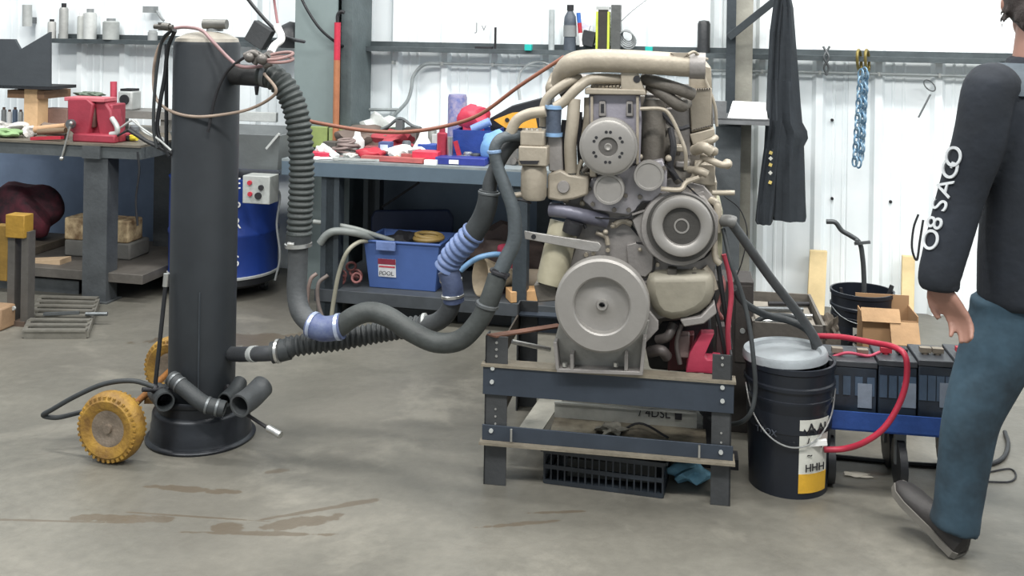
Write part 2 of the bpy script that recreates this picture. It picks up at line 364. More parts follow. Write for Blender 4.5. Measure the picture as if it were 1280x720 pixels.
for px, py in ((639, 548), (874, 568)):
    m = MB(); p = E.w(px, py, -.02); m.cyl(p - V(0, 0, .01), p + V(0, 0, .03), .004, seg=8); T.part('stud', m, CHR, parent=r2)
for z_ in (ztop - .02, .16):   # rear rails and side rails
    m = MB(); m.bb(xl0, xr1, DEP, DEP + .006, z_ - .08, z_); m.bb(xl0, xr1, DEP - .05, DEP, z_ - .006, z_); T.part('rail', m, NAVY)
    for xs, sx in ((xl0, 1), (xr1, -1)):
        m = MB(); m.bb(xs, xs + .006 * sx, .012, DEP, z_ - .06, z_); T.part('rail', m, mat('#50483f', .6, .3))
m = MB(); m.bar(V(xl0 + .02, .0, zp + .002), V(xl0 + .21, .35, zp - .05), .04, .005); T.part('brace', m, mat('#7a5646', .7, .2), label='rust brown brace')
# ---- shelf pan inside the stand
T = Thing(E, 'drip_tray', 'grey metal drip tray with black lettering on its rear rim, on the stand\'s lower rails', 'tray', (E.w(760, 540, .3).x, .35, .15))
zs = .12; TA, TB_ = E.w(700, 530, .3).x, xr0 - .01
m = MB(); m.bb(TA - .02, TB_, .06, .3, zs, zs + .005); T.part('pan', m, mat('#8d8675', .5, .2, .5, 6, .2, h2='#4d463b'))
m = MB(); m.bb(TA - .02, TB_ - .03, .3, .305, zs, zs + .062); m.bb(TA - .02, TB_ - .03, .29, .305, zs + .056, zs + .062); rim = T.part('rim', m, mat('#b4b5af', .45, .2))
m = MB(); m.prism([E.fl(x, y, .135) for x, y in ((642, 546), (674, 500), (704, 500), (672, 548))], (0, 0, .005)); T.part('side_flap', m, mat('#b3b0a5', .5, .2), label='pale folded side flap')
lettering(T, '/ 4DSL', .04, E.w(818, 517, .298), DK, parent=rim)
m = MB(); p = E.w(848, 520, .298); m.bb(p.x - .012, p.x + .012, .294, .299, p.z - .012, p.z + .012); T.part('mark', m, DK, parent=rim)
m = MB(); m.heap(V(E.w(765, 520, .2).x, .2, zs + .02), .045, (1, 1, .4), .5, 3); solo(E, 'oily_rag', 'crumpled oily grey rag lying in the drip tray', 'rag', m, mat('#8a877c', .7, 0, .5))
m = MB(); m.tube([V(TA + .2, .15, zs + .012), V(TA + .28, .24, zs + .03), V(TA + .38, .18, zs + .012)], .004, 8); solo(E, 'loose_wire', 'thin dark wire curled in the drip tray', 'wire', m, DK)
# ---- black crate on the floor below
cx0, cx1 = E.w(690, 600, .08).x, E.w(838, 600, .08).x; cy0 = E.fl(760, 614).y; cy1 = cy0 + .42; ch = .115
T = Thing(E, 'plastic_crate', 'low black slotted plastic crate on the floor beneath the engine stand', 'crate', ((cx0 + cx1) / 2, .3, 0))
CR = mat('#262c33', .4, 0, .4, 14, .1)
m = MB(); m.bb(cx0 + .01, cx1 - .01, cy0 + .01, cy1 - .01, .004, .012); T.part('base_panel', m, CR)
def lattice(p0, p1, nrm, h):
    m = MB(); d = (p1 - p0); L = d.length; n = int(L / .022)
    for z in (.008, h - .008, h * .5): m.bar(p0 + V(0, 0, z), p1 + V(0, 0, z), .008, .014)
    for i in range(n + 1): p = p0.lerp(p1, i / n); m.bar(p + V(0, 0, .004), p + V(0, 0, h), .006, .005, up=d)
    return m
for p0, p1 in ((V(cx0, cy0, 0), V(cx1, cy0, 0)), (V(cx1, cy0, 0), V(cx1, cy1, 0)), (V(cx1, cy1, 0), V(cx0, cy1, 0)), (V(cx0, cy1, 0), V(cx0, cy0, 0))):
    T.part('slotted_side', lattice(p0, p1, None, ch), CR)
m = MB(); m.box(((cx0 + cx1) / 2, (cy0 + cy1) / 2, ch + .006), (cx1 - cx0 + .03, cy1 - cy0 + .03, .012)); 
m = MB()
for s0, s1 in ((V(cx0 - .01, cy0 - .01, ch), V(cx1 + .01, cy0 - .01, ch)), (V(cx1 + .01, cy0 - .01, ch), V(cx1 + .01, cy1, ch)), (V(cx0 - .01, cy0 - .01, ch), V(cx0 - .01, cy1, ch)), (V(cx0 - .01, cy1, ch), V(cx1 + .01, cy1, ch))): m.bar(s0, s1, .014, .01)
T.part('rim', m, CR); T.o.rotation_euler[2] += radians(-5)
m = MB(); m.bb(cx0 + .05, cx1 - .05, cy0 + .05, cy1 - .05, .014, .075); solo(E, 'carton', 'flat dark carton lying inside the black crate under the stand', 'box', m, mat('#3a3b38', .7), bevel=.003)
m = MB(); m.heap(E.fl(862, 600, .03) + V(0, .06, 0), .07, (1, .8, .42), .35, 5); solo(E, 'shop_rag', 'crumpled light blue shop rag on the floor beside the black crate', 'rag', m, mat('#7fb4cc', .8, 0, .25, 20))

# ================================================================== ENGINE
B0 = V(E.w(790, 470, .4).x, .4, ztop)
T = Thing(E, 'diesel_engine', 'large cream and grey diesel truck engine standing on the steel stand', 'engine', B0)
def px_disc(px, py, r, yf, prof, mt, name, parent=None, label=None, seg=56, cap=True):
    k = E.sc(px, py, yf); o = E.w(px, py, yf); m = MB(); m.lathe([(a * k, h) for a, h in prof], o, (0, 1, 0), seg, cap=cap); return T.part(name, m, mt, parent, label)
def px_poly(P, yf, th, mt, name, parent=None, label=None, bevel=.004):
    m = MB(); m.prism([E.w(x, y, yf) for x, y in P], (0, th, 0)); return T.part(name, m, mt, parent, label, bevel=bevel)
def px_tube(P, rpx, mt, name, parent=None, label=None, seg=16, rf=None, step=None):
    Q = pts(E, P); k = (E.M @ Q[len(Q) // 2]).y / FPX; m = MB(); m.tube(Q, rpx * k, seg, rf=(lambda l, t: rf(l, t) * k) if rf else None, step=step); return T.part(name, m, mt, parent, label)
def px_box(x0, y0, x1, y1, yf, dep, mt, name, parent=None, label=None, bevel=.005):
    m = MB(); rbox(m, E, x0, y0, x1, y1, yf, dep); return T.part(name, m, mt, parent, label, bevel=bevel)
# block and heads running back
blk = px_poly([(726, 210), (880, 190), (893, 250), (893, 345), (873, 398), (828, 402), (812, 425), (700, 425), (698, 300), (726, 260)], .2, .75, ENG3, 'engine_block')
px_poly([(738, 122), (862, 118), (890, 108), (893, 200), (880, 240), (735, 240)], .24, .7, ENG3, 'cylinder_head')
px_poly([(862, 78), (889, 84), (890, 110), (862, 112)], .22, .65, ENG, 'valve_cover')
px_poly([(862, 112), (890, 110), (889, 160), (864, 166)], .19, .7, ENG, 'side_cover')
px_poly([(832, 136), (862, 132), (864, 200), (836, 205)], .2, .3, ENG2, 'intake_cover')
m = MB()
for i in range(9): m.ball(E.w(865 + i * 3, 163 - i * .8, .185), .004, 1)
for i in range(8): m.ball(E.w(866 + i * 3, 112 - i * .2, .185), .004, 1)
T.part('bolt_row', m, ENG3, kind='stuff')
px_poly([(862, 168), (893, 160), (894, 170), (866, 182)], .18, .2, ENG, 'ledge')
# gear case cover
gc = px_poly([(700, 262), (716, 246), (735, 240), (800, 240), (838, 222), (880, 232), (895, 250), (897, 300), (893, 345), (884, 372), (872, 380), (850, 392), (820, 400), (805, 432), (708, 432), (698, 380), (712, 330), (722, 300)], .1, .12, ENG2, 'gear_case')
px_poly([(733, 236), (740, 222), (765, 215), (800, 205), (828, 200), (834, 215), (833, 240), (822, 252), (803, 252), (797, 262), (785, 269), (766, 266), (742, 262), (728, 250)], .055, .06, mat('#9b989c', .5, .2, .15, 12, .15), 'water_pump')
m = MB()
for x, y in ((741, 255), (768, 262), (786, 262), (800, 246), (826, 244), (830, 210), (737, 236), (782, 244)): m.cyl(E.w(x, y, .055), E.w(x, y, .055) + V(0, -.01, 0), .008, seg=6)
T.part('bolt', m, ENG3, kind='stuff')
m = MB(); m.tube([E.w(x, y, .052) for x, y in ((728, 262), (745, 272), (785, 272), (798, 258), (805, 253), (824, 253), (838, 238))], .003, 6); T.part('gasket', m, DK)
px_poly([(783, 306), (795, 303), (810, 308), (817, 320), (816, 338), (807, 347), (796, 345), (785, 335)], .085, .02, ENG2, 'access_cover')
m = MB(); m.tube([E.w(x, y, .084) for x, y in ((795, 303), (810, 306), (818, 320), (817, 338), (807, 349), (796, 347))], .0022, 6); T.part('gasket', m, DK)
m = MB(); m.tube([E.w(x, y, .095) for x, y in ((783, 276), (800, 296), (822, 318), (850, 327), (880, 322), (895, 300))], .004, 8); T.part('gasket', m, DK)
m = MB(); m.bar(E.w(790, 268, .05), E.w(880, 240, .09), .006, .006); T.part('rib', m, ENG2)
m = MB(); m.bar(E.w(829, 204, .06), E.w(882, 254, .05), .005, .005); T.part('dipstick_tube', m, DK)
# lower right bulge: oil pan front, round-bottomed
m = MB(); c_ = E.w(848, 352, .06); kk = E.sc(848, 352, .06)
m.prism([E.w(x, y, .05) for x, y in ((808, 342), (893, 340), (894, 368), (888, 382), (875, 393), (858, 400), (840, 402), (824, 398), (814, 386), (808, 368))], (0, .2, 0)); T.part('oil_pan', m, mat('#918c7e', .5, .15, .2, 8, .12), bevel=.03)
px_poly([(850, 400), (876, 396), (893, 378), (896, 392), (880, 405), (855, 409)], .05, .1, ENG2, 'pan_lip')
# crank damper
px_disc(752, 383, 59, -.1, [(.01, .042), (3.5, .042), (4, .012), (6.5, .012), (8, .02), (20, .028), (33.5, .024), (35, .004), (37, .0), (56, .0), (59, .006), (59.5, .02), (59.5, .05), (54, .06), (20, .08), (.01, .08)], PUL, 'crankshaft_damper', label='large smooth grey crankshaft damper')
px_disc(752, 383, 4, -.07, [(.01, 0), (4, 0), (4, .006), (.01, .006)], DK, 'crank_bolt')
m = MB(); m.cyl(E.w(752, 383, -.03), E.w(752, 383, .12), .06); T.part('crank_hub', m, ENG3)
# accessory drive pulley (right)
px_disc(852, 284, 44, .0, [(.01, .028), (7, .028), (7.5, .018), (9.5, .018), (10.5, .034), (22, .034), (24, .008), (27, .002), (34, .0), (37, .003), (38.5, .012), (39, .024)], PUL, 'drive_pulley', cap=False)
px_disc(852, 284, 44, .0, [(10.5, .033), (22.5, .033), (22.6, .036), (10.5, .036)], mat('#4b4845', .5, .3, .2, 10, .1), 'recess_shade')  # dark disc: shade of the pulley recess put into the colour
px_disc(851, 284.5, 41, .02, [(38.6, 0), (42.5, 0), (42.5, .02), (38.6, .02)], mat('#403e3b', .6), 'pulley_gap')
px_disc(848, 286, 46, .028, [(.01, 0), (39, 0), (46, .004), (47, .02), (47, .05), (.01, .05)], ENG2, 'pulley_housing')
px_poly([(800, 300), (790, 275), (820, 250), (850, 238), (880, 246), (898, 270), (897, 300), (880, 322), (855, 333), (830, 328), (812, 318)], .06, .05, ENG2, 'housing_plate')
# fan hub pulley (top)
fp = px_disc(760, 184, 36, -.03, [(.01, .004), (3.5, .0), (4, .006), (11, .01), (12.5, .0), (31, .0), (33.5, .004), (34, .01), (36.5, .012), (36.8, .04), (30, .05), (.01, .05)], PUL, 'fan_hub_pulley', label='grey fan hub pulley with ring of holes')
px_disc(760, 184, 12, -.0235, [(4, 0), (11.5, 0), (11.5, .002), (4, .002)], PULD, 'hub_recess', parent=fp)
m = MB()
for k in range(6):
    for d in (-.14, .14):
        a_ = k * pi / 3 + .5 + d; p = E.w(760 + 19 * cos(a_), 184 - 19 * sin(a_), -.0305); m.cyl(p, p + V(0, -.0008, 0), .005, seg=10)
T.part('bolt_hole', m, DK, parent=fp, kind='stuff')
m = MB(); m.cyl(E.w(760, 184, 0), E.w(760, 184, .2), .05); T.part('fan_hub_shaft', m, ENG3)
for (px, py, r_, lab) in ((761, 237, 19.5, 'plain violet grey idler pulley'), (811, 220, 19, 'smaller tensioner pulley')):
    i_ = px_disc(px, py, r_, .0, [(.01, .004), (2, .004), (r_ - 4, .003), (r_ - 3, .0), (r_ - .5, .0), (r_, .004), (r_, .035), (.01, .035)], PUL, 'idler_pulley', label=lab)
    m = MB(); m.cyl(E.w(px, py, .03), E.w(px, py, .1), .02); T.part('idler_shaft', m, ENG3)
# fan bracket tower with slots
br = px_poly([(736, 118), (800, 118), (802, 150), (800, 205), (740, 205), (737, 150)], .06, .03, mat('#94919a', .5, .2, .15), 'fan_bracket')
px_poly([(731, 110), (806, 112), (808, 119), (731, 118)], .03, .12, ENG, 'bracket_shelf')
for px in (753, 787): 
    px_poly([(px - 4, 126), (px + 4, 126), (px + 5, 146), (px - 5, 146)], .052, .008, ENG2, 'slot_boss', parent=br)
    px_poly([(px - 2, 130), (px + 2, 130), (px + 2, 141), (px - 2, 141)], .0505, .004, DK, 'slot', parent=br, bevel=0)
for px in (740, 797): m = MB(); m.bar(E.w(px, 120, .05), E.w(px, 205, .05), .008, .02, up=(0, 1, 0)); T.part('rib', m, ENG)
px_poly([(776, 88), (795, 86), (806, 114), (776, 114)], .04, .06, ENG, 'lifting_eye')
px_disc(796, 99, 4, .038, [(.01, 0), (4.5, 0), (4.5, .002), (.01, .002)], DK, 'eye_hole')
m = MB()
for i in range(8): m.bar(E.w(740 + i * 4.6, 110, .06), E.w(744 + i * 4.6, 100, .09), .008, .012)
T.part('finned_cover', m, ENG)
# big charge pipe on top
cp = px_tube([(703, 104, .12), (705, 92, .1), (716, 80, .06), (740, 76, .05), (790, 77, .05), (868, 82, .06)], 14.5, ENG, 'charge_pipe', seg=28, label='thick cream charge pipe across the top')
m = MB(); p = E.w(862, 82, .06); m.cyl(p, p + V(.05, 0, 0), .043); T.part('pipe_clamp', m, ENG2, parent=cp)
m = MB(); m.prism([E.w(x, y, .03) for x, y in ((838, 66), (852, 76), (846, 78), (862, 66), (880, 74), (872, 76))][:4], (0, .02, 0)); T.part('clamp_bracket', m, ENG, parent=cp)
m = MB(); m.tube(pts(E, [(860, 68, .02), (868, 65, .03), (876, 72, .05), (884, 74, .08)]), .005, 8); T.part('clamp_bracket', m, ENG, parent=cp)
px_tube([(700, 100, .14), (690, 112, .12), (696, 96, .16)], 9, ENG, 'pipe_flange')
px_tube([(726, 98, .08), (712, 102, .06), (692, 115, .05), (681, 130, .05), (680, 158, .05)], 6, ENG, 'coolant_pipe')
px_tube([(780, 99, .07), (740, 99, .05), (722, 110, .03), (706, 126, .03), (694, 134, .03)], 6.5, ENG, 'coolant_pipe')
px_tube([(682, 139, .0), (660, 143, .0), (645, 152, .0), (636, 172, .0)], 7, ENG, 'breather_elbow')
hc = px_tube([(693, 132, .03), (692, 150, .03), (692, 170, .03)], 9.5, mat('#4a5566', .55, 0, .3, 20), 'rubber_coupler', label='dark blue rubber coupler')
for y in (134, 168): m = MB(); p = E.w(692.5, y, .03); m.cyl(p - V(0, 0, .006), p + V(0, 0, .006), .029); T.part('hose_clamp', m, mat('#8fb4dc', .35, .4), parent=hc)
px_tube([(718, 124, .04), (716, 150, .03), (713, 180, .03), (714, 215, .04)], 8, ENG, 'riser_pipe'); px_tube([(736, 122, .08), (735, 150, .08), (730, 180, .08)], 6, ENG, 'riser_pipe')
# right pipes / exhaust runners
px_tube([(803, 98, .1), (825, 104, .08), (850, 112, .08), (866, 118, .1)], 8, ENG3, 'exhaust_runner'); px_tube([(812, 106, .12), (830, 118, .09), (850, 132, .1), (858, 128, .14)], 8, ENG3, 'exhaust_runner')
px_tube([(700, 98, .2), (800, 100, .2)], 6, ENG2, 'fuel_rail')
m = MB(); k = E.sc(815, 170, .12); o_ = E.w(816, 212, .14); m.lathe([(.9 * 15 * k, 0), (15 * k, .02), (15 * k, .2), (12 * k, .235), (.001, .24)], o_, seg=24); T.part('canister', m, ENG3)
px_tube([(800, 136, .03), (826, 136, .03), (838, 145, .03), (852, 175, .03), (857, 192, .03), (857, 212, .05)], 2.4, ENG, 'steel_line', seg=8)
px_tube([(826, 236, .02), (850, 237, .02), (858, 228, .03), (874, 222, .03)], 3, ENG, 'steel_line', seg=8)
# fittings on the right flank
for P, r_ in (([(868, 188, .1), (880, 184, .06), (890, 190, .06)], 7), ([(878, 196, .1), (892, 202, .06), (902, 206, .06), (912, 205, .07)], 4.5), ([(872, 182, .1), (889, 176, .06), (895, 172, .08)], 4), ([(890, 241, .05), (918, 241, .06)], 3.2), ([(888, 250, .1), (897, 258, .08), (896, 290, .08)], 5), ([(862, 212, .1), (876, 214, .06), (884, 218, .06)], 5), ([(893, 300, .08), (894, 322, .07), (900, 330, .07)], 4)):
    px_tube(P, r_, ENG, 'fitting', seg=10)
m = MB()
for x, y, r_ in ((892, 189, .016), (909, 205, .017), (876, 216, .013), (895, 323, .012), (886, 352, .01), (744, 310, .009), (722, 286, .01), (757, 290, .009), (766, 282, .01), (800, 312, .007), (706, 232, .012), (690, 220, .011), (707, 250, .012), (728, 254, .01), (836, 198, .012), (800, 196, .01)):
    m.ball(E.w(x, y, .075), r_, 2)
T.part('bolt_head', m, ENG, kind='stuff')
px_box(868, 205, 894, 232, .11, .15, ENG, 'injection_block'); px_box(866, 226, 896, 262, .13, .4, ENG, 'block_flank'); px_box(890, 262, 903, 330, .1, .3, mat('#a8a68c', .5, .1), 'side_canister')
m = MB(); m.heap(E.w(848, 215, .14), .05, (1, .8, 1), .4, 8); m.heap(E.w(838, 180, .18), .05, (.7, .8, 1.2), .4, 9); T.part('linkage', m, ENG3)
# left filter stack
fs = px_box(650, 164, 680, 183, -.02, .1, ENG, 'filter_head'); px_box(648, 183, 684, 208, -.03, .12, ENG, 'filter_body')
px_poly([(649, 201), (674, 201), (672, 205), (651, 205)], -.034, .004, DK, 'label_groove', bevel=0)
m = MB()
for x in (655, 662, 668, 675): p = E.w(x, 164, .02); m.cyl(p, p + V(0, 0, .01), .006, seg=6)
T.part('bolt', m, ENG, kind='stuff')
m = MB(); k = E.sc(666, 230, 0); m.lathe([(14 * k, 0), (16.5 * k, .012), (16.5 * k, .085), (15 * k, .11)], E.w(667, 249, .02), seg=28); T.part('filter_canister', m, ENG)
px_tube([(652, 243, .01), (642, 244, .0), (633, 242, -.02)], 3.6, ENG, 'drain_spout', seg=10)
m = MB(); m.tube(pts(E, [(634, 249, -.01), (652, 250, -.01), (664, 254, .0)]), .004, 8); T.part('drain_hose', m, DK)
px_poly([(684, 170), (702, 168), (704, 216), (686, 214)], .03, .12, ENG2, 'filter_bracket')
wp = px_poly([(684, 218), (700, 212), (712, 218), (736, 222), (735, 244), (716, 250), (700, 252), (684, 249)], .02, .12, ENG, 'thermostat_housing', bevel=.008)
px_disc(704, 234, 8, .012, [(.01, 0), (7, 0), (8, .004), (8, .02), (.01, .02)], ENG2, 'round_cover', parent=wp)
# coolant cross pipe, oil filter, arm
px_tube([(688, 262, .06), (705, 264, .05), (730, 270, .06), (758, 276, .09)], 9, mat('#6d6d7a', .4, .2), 'coolant_pipe', label='dark violet grey coolant pipe')
m = MB(); a_, c_ = E.w(706, 278, .1), E.w(688, 356, .06); m.tube([a_, a_.lerp(c_, .08), a_.lerp(c_, .9), c_], .052, 28, smooth=False, rf=lambda l, t: .05 if l < t * .95 else .045); T.part('oil_filter', m, mat('#a8a28c', .45, .05, .15, 8))
m = MB(); a_ = E.w(716, 284, .04); m.lathe([(.03, -.02), (.032, 0), (.03, .02)], a_, (.3, 0, 1)); T.part('filter_neck', m, DK)
ar = px_poly([(655, 289), (668, 291), (748, 303), (752, 308), (748, 315), (740, 315), (668, 301), (656, 299)], .01, .012, mat('#a3a09c', .4, .4), 'torque_arm', bevel=.002)
px_disc(667, 296, 3, .008, [(.01, 0), (3, 0), (3, .002), (.01, .002)], DK, 'eye_hole', parent=ar)
# front engine mount
mt_ = px_poly([(692, 430), (700, 400), (812, 400), (806, 428), (803, 463), (697, 459)], .0, .01, mat('#8c8b86', .5, .3), 'front_mount')
for P in (((695, 425), (698, 459)), ((806, 420), (802, 463)), ((697, 460), (804, 464)), ((716, 440), (716, 459)), ((783, 440), (783, 461))):
    m = MB(); m.bar(E.w(*P[0], -.02), E.w(*P[1], -.02), .012, .05, up=(0, 1, 0)); T.part('mount_rib', m, ENG2, parent=mt_, bevel=.002)
for x in (706, 770): m = MB(); p = E.w(x, 458, -.03); m.cyl(p, p + V(0, 0, .012), .009, seg=6); T.part('bolt', m, CHR, parent=mt_)
px_poly([(806, 382), (813, 390), (823, 402), (823, 412), (808, 428), (802, 432)], .02, .015, ENG2, 'mount_ear')
px_poly([(667, 356), (695, 352), (697, 376), (672, 378)], .05, .1, ENG3, 'mount_ear')
px_poly([(800, 402), (888, 398), (892, 440), (876, 468), (812, 462)], .28, .45, DK, 'sump', bevel=.01)
for P, r_ in (([(822, 425, .12), (835, 420, .1), (842, 405, .12)], 6), ([(812, 440, .12), (826, 438, .1), (834, 446, .12)], 7), ([(852, 405, .1), (846, 430, .1), (850, 455, .1)], 3)):
    px_tube(P, r_, mat('#5a5452', .5, .3), 'linkage', seg=10)
px_box(846, 420, 862, 448, .13, .06, mat('#7c6a66', .6), 'control_box')
px_poly([(838, 420), (868, 418), (862, 462), (834, 464)], .22, .05, mat('#5c2c30', .6), 'red_bracket')

# small fasteners, brackets and wiring that break up the front
m = MB()
for x, y in ((712, 262), (702, 300), (712, 322), (733, 318), (778, 330), (806, 300), (822, 330), (836, 338), (868, 336), (886, 310), (892, 290), (893, 262), (822, 246), (846, 236), (865, 238), (760, 312), (728, 338), (742, 316), (880, 372), (868, 384), (832, 350), (842, 346)):
    p = E.w(x, y, .1); m.cyl(p, p + V(0, -.012, 0), .0075, seg=6)
T.part('flange_bolt', m, ENG, kind='stuff')
for P, r_, mt_x in (([(700, 256, .05), (712, 260, .05), (724, 268, .05), (732, 285, .06)], 2.2, DK), ([(728, 200, .05), (722, 215, .04), (726, 232, .04)], 3, ENG), ([(745, 200, .05), (735, 208, .05), (728, 214, .05)], 3.5, ENG3), ([(884, 196, .1), (872, 206, .08), (866, 222, .08), (858, 226, .08)], 3, ENG), ([(838, 160, .1), (842, 185, .08), (838, 208, .08), (846, 224, .08)], 4, DK), ([(826, 140, .12), (846, 160, .12), (862, 158, .12)], 3, DK), ([(706, 150, .06), (704, 180, .06), (708, 214, .06)], 4, DK), ([(725, 140, .08), (724, 180, .08), (726, 214, .08)], 3, DK), ([(745, 290, .09), (757, 296, .09), (760, 306, .09)], 3, ENG), ([(768, 282, .09), (778, 276, .09), (790, 280, .09)], 4, ENG), ([(880, 334, .09), (888, 345, .09), (893, 362, .09)], 5, ENG), ([(858, 348, .07), (868, 344, .07), (880, 348, .07)], 4, ENG3), ([(700, 118, .1), (712, 112, .1), (728, 108, .1)], 5, ENG3), ([(880, 96, .2), (893, 130, .2), (896, 158, .2)], 2, ENG)):
    px_tube(P, r_, mt_x, 'steel_line' if mt_x is not DK else 'wiring', seg=8)
px_box(737, 206, 746, 222, .04, .04, ENG, 'bracket_foot'); px_box(838, 182, 856, 190, .1, .05, ENG, 'bracket_foot'); px_box(844, 202, 862, 210, .1, .05, ENG2, 'bracket_foot'); px_box(705, 282, 716, 292, .08, .05, ENG, 'bracket_foot'); px_box(834, 336, 846, 350, .06, .04, ENG3, 'bracket_foot')
px_poly([(806, 118), (832, 118), (832, 140), (806, 134)], .14, .06, ENG2, 'upper_bracket'); px_poly([(720, 150), (734, 148), (738, 200), (722, 205)], .12, .1, DK, 'side_housing')
px_disc(750, 383, 30, -.07, [(14, 0), (33, 0), (33, .001), (14, .001)], mat('#8f8c90', .45, .25, .1), 'damper_recess')
# round knob where the hoses start on the right
px_tube([(897, 276, .1), (912, 276, .06), (918, 278, .06)], 7.5, mat('#6a6a68', .5, .2), 'hose_outlet', seg=16)

# ================================================================== THINGS NEAR THE ENGINE'S RIGHT
T = Thing(E, 'floor_jack_frame', 'bright red steel lifting leg behind the stand\'s right post', 'jack', E.w(878, 468, .3))
m = MB(); m.prism([E.w(x, y, .1) for x, y in ((876, 417), (893, 417), (880, 446), (884, 450), (904, 450), (904, 466), (857, 466), (862, 442))], (0, .05, 0)); m.bb(E.w(858, 466, .1).x, E.w(903, 466, .1).x, .1, .3, E.w(870, 466, .1).z, E.w(870, 462, .1).z); T.part('frame', m, mat('#b03a52', .5, 0, .15, 9, .1), bevel=.003)
m = MB(); p = E.w(903, 430, .3); m.bb(p.x - .02, p.x + .03, .3, .36, p.z - .15, p.z + .06); T.part('post', m, mat('#5a5352', .6, .3))
m = MB(); m.bb(E.w(860, 470, .28).x, E.w(925, 470, .28).x, .28, .36, 0.0, .035); m.bb(E.w(880, 470, .28).x, E.w(895, 470, .28).x, .3, .34, .03, E.w(880, 464, .28).z); T.part('base', m, DK)
T = Thing(E, 'control_cabinet', 'dark grey upright steel cabinet behind the engine\'s lower right corner', 'cabinet', E.fl(928, 470) + V(0, .2, 0))
a_, b_, c_, d_ = rect(E, 917, 352, 941, 520, .62); m = MB(); m.bb(a_ - .1, b_, .62, .8, 0, d_); T.part('body', m, mat('#4a4644', .6, .2), bevel=.003)
m = MB(); p = E.w(928, 413, .62); m.cyl(p, p + V(0, -.008, 0), .01, seg=10); T.part('knob', m, GRYL)
m = MB(); m.bb(a_ + .005, b_ - .006, .615, .62, d_ - .3, d_ - .015); T.part('door', m, mat('#544f4c', .6, .2))
# cables from the engine down
def cable(f, name, label, P, r, mt, cat='hose', seg=10, group=None, **kw):
    m = MB(); m.tube(pts(f, P), r, seg, **kw); return solo(f, name, label, cat, m, mt, group)
cable(E, 'battery_cable', 'thick red cable hanging from the engine down behind the right post', [(905, 318, .1), (911, 340, .1), (914, 370, .1), (910, 410, .1), (911, 440, .12), (912, 470, .16)], .0085, mat('#a83a4c', .5), 'cable')
cable(E, 'battery_cable', 'short faded pink cable looped beside the thick red one', [(902, 345, .12), (905, 358, .11), (900, 376, .12), (897, 388, .12), (903, 398, .14)], .007, mat('#b0716f', .5), 'cable')
cable(E, 'rubber_hose', 'thin black hose from engine flank down to the red lifting leg', [(890, 352, .1), (893, 380, .1), (900, 410, .1), (905, 440, .12), (905, 462, .2)], .007, BLK)
cable(E, 'rubber_hose', 'dark hose bundle strand next to the engine block edge', [(898, 332, .1), (902, 360, .1), (908, 400, .12), (913, 436, .14)], .008, BLK)
# ---- big bucket
def bucket(name, label, px, rpx, ytop, ybot, yc, lid=True, lab=None, z0=0, grp=None):
    f = E; k = f.sc(px, (ytop + ybot) / 2, yc); o = f.w(px, ybot, yc); o = V(o.x, yc, z0); H = f.w(px, ytop, yc).z - z0; R = rpx * k
    T = Thing(f, name, label, 'bucket', o, grp); BK = mat('#1b2029', .38, 0, .25, 7, .06, name='bucket_plastic')
    m = MB(); m.lathe([(.001, .004), (R * .86, .004), (R * .88, 0), (R * .97, H * .7), (R * 1.0, H * .72), (R * 1.0, H * .745), (R * .98, H * .75), (R * .985, H * .82), (R * 1.03, H * .825), (R * 1.03, H * .85), (R * .99, H * .86), (R, H * .95), (R * 1.03, H * .96), (R * 1.03, H), (R * .97, H), (R * .96, H * .5), (.001, H * .48)], o, seg=48); T.part('body', m, BK)
    return T, o, R, H
T, o_, R_, H_ = bucket('lidded_bucket', 'large black five gallon bucket with grey lid and yellow label, hoses run into it', 985, 54, 446, 579, .22)
BKT = (o_, R_, H_)
m = MB(); lo = o_ + V(-.015, 0, H_ + .002); m.lathe([(.001, .012), (R_ * .45, .014), (R_ * .5, .01), (R_ * .78, .01), (R_ * .82, .022), (R_ * .93, .026), (R_ * .96, .016), (R_ * .97, 0), (R_ * .9, -.004), (.001, -.004)], lo, (-.04, 0, 1), seg=48); lid = T.part('lid', m, mat('#a3a9ad', .38, .25, .2, 9, .1), label='scuffed silver grey lid')
m = MB(); m.tube([o_ + V(R_ * 1.02 * sin(t), -R_ * 1.02 * cos(t), H_ * .8 - .16 * sin((t + 1.35) / 2.7 * pi) ** .8) for t in [(-1.35 + i * .27) for i in range(11)]], .0028, 8); bl = T.part('bail_handle', m, CHR)
m = MB(); t0 = .55; c_ = o_ + V(R_ * 1.03 * sin(t0), -R_ * 1.03 * cos(t0), H_ * .8 - .155); m.bar(c_ - V(.03, -.01, .0), c_ + V(.03, .01, .01), .016, .016); T.part('grip', m, WHT, parent=bl)
def wrap_label(T, o, R0, R1, a0, a1, z0, z1, H, mt, name='label', off=.0015, parent=None, lab=None):
    m = MB(); n = 10; rr = []
    for z in (z0, z1):
        R = R0 + (R1 - R0) * z / H + off; rr.append([o + V(R * sin(a0 + (a1 - a0) * i / n), -R * cos(a0 + (a1 - a0) * i / n), z) for i in range(n + 1)] + [o + V((R - .004) * sin(a0 + (a1 - a0) * i / n), -(R - .004) * cos(a0 + (a1 - a0) * i / n), z) for i in range(n, -1, -1)])
    m.rings(rr); return T.part(name, m, mt, parent, lab)
def wrap_text(T, txt, size, o, R, a, z, mt, parent=None):
    lettering(T, txt, size, o + V(R * sin(a), -R * cos(a), z), mt, rot=(pi / 2, 0, a), parent=parent)
lb = wrap_label(T, o_, R_ * .88, R_ * .97, .05 + .1, 1.0, H_ * .12, H_ * .62, H_ * .7, mat('#cfcfc6', .5, 0, .12), lab='white label')
wrap_label(T, o_, R_ * .88, R_ * .97, .15, 1.0, H_ * .05, H_ * .2, H_ * .7, mat('#d3a432', .5, 0, .2), parent=None, lab='yellow label band', off=.0022)
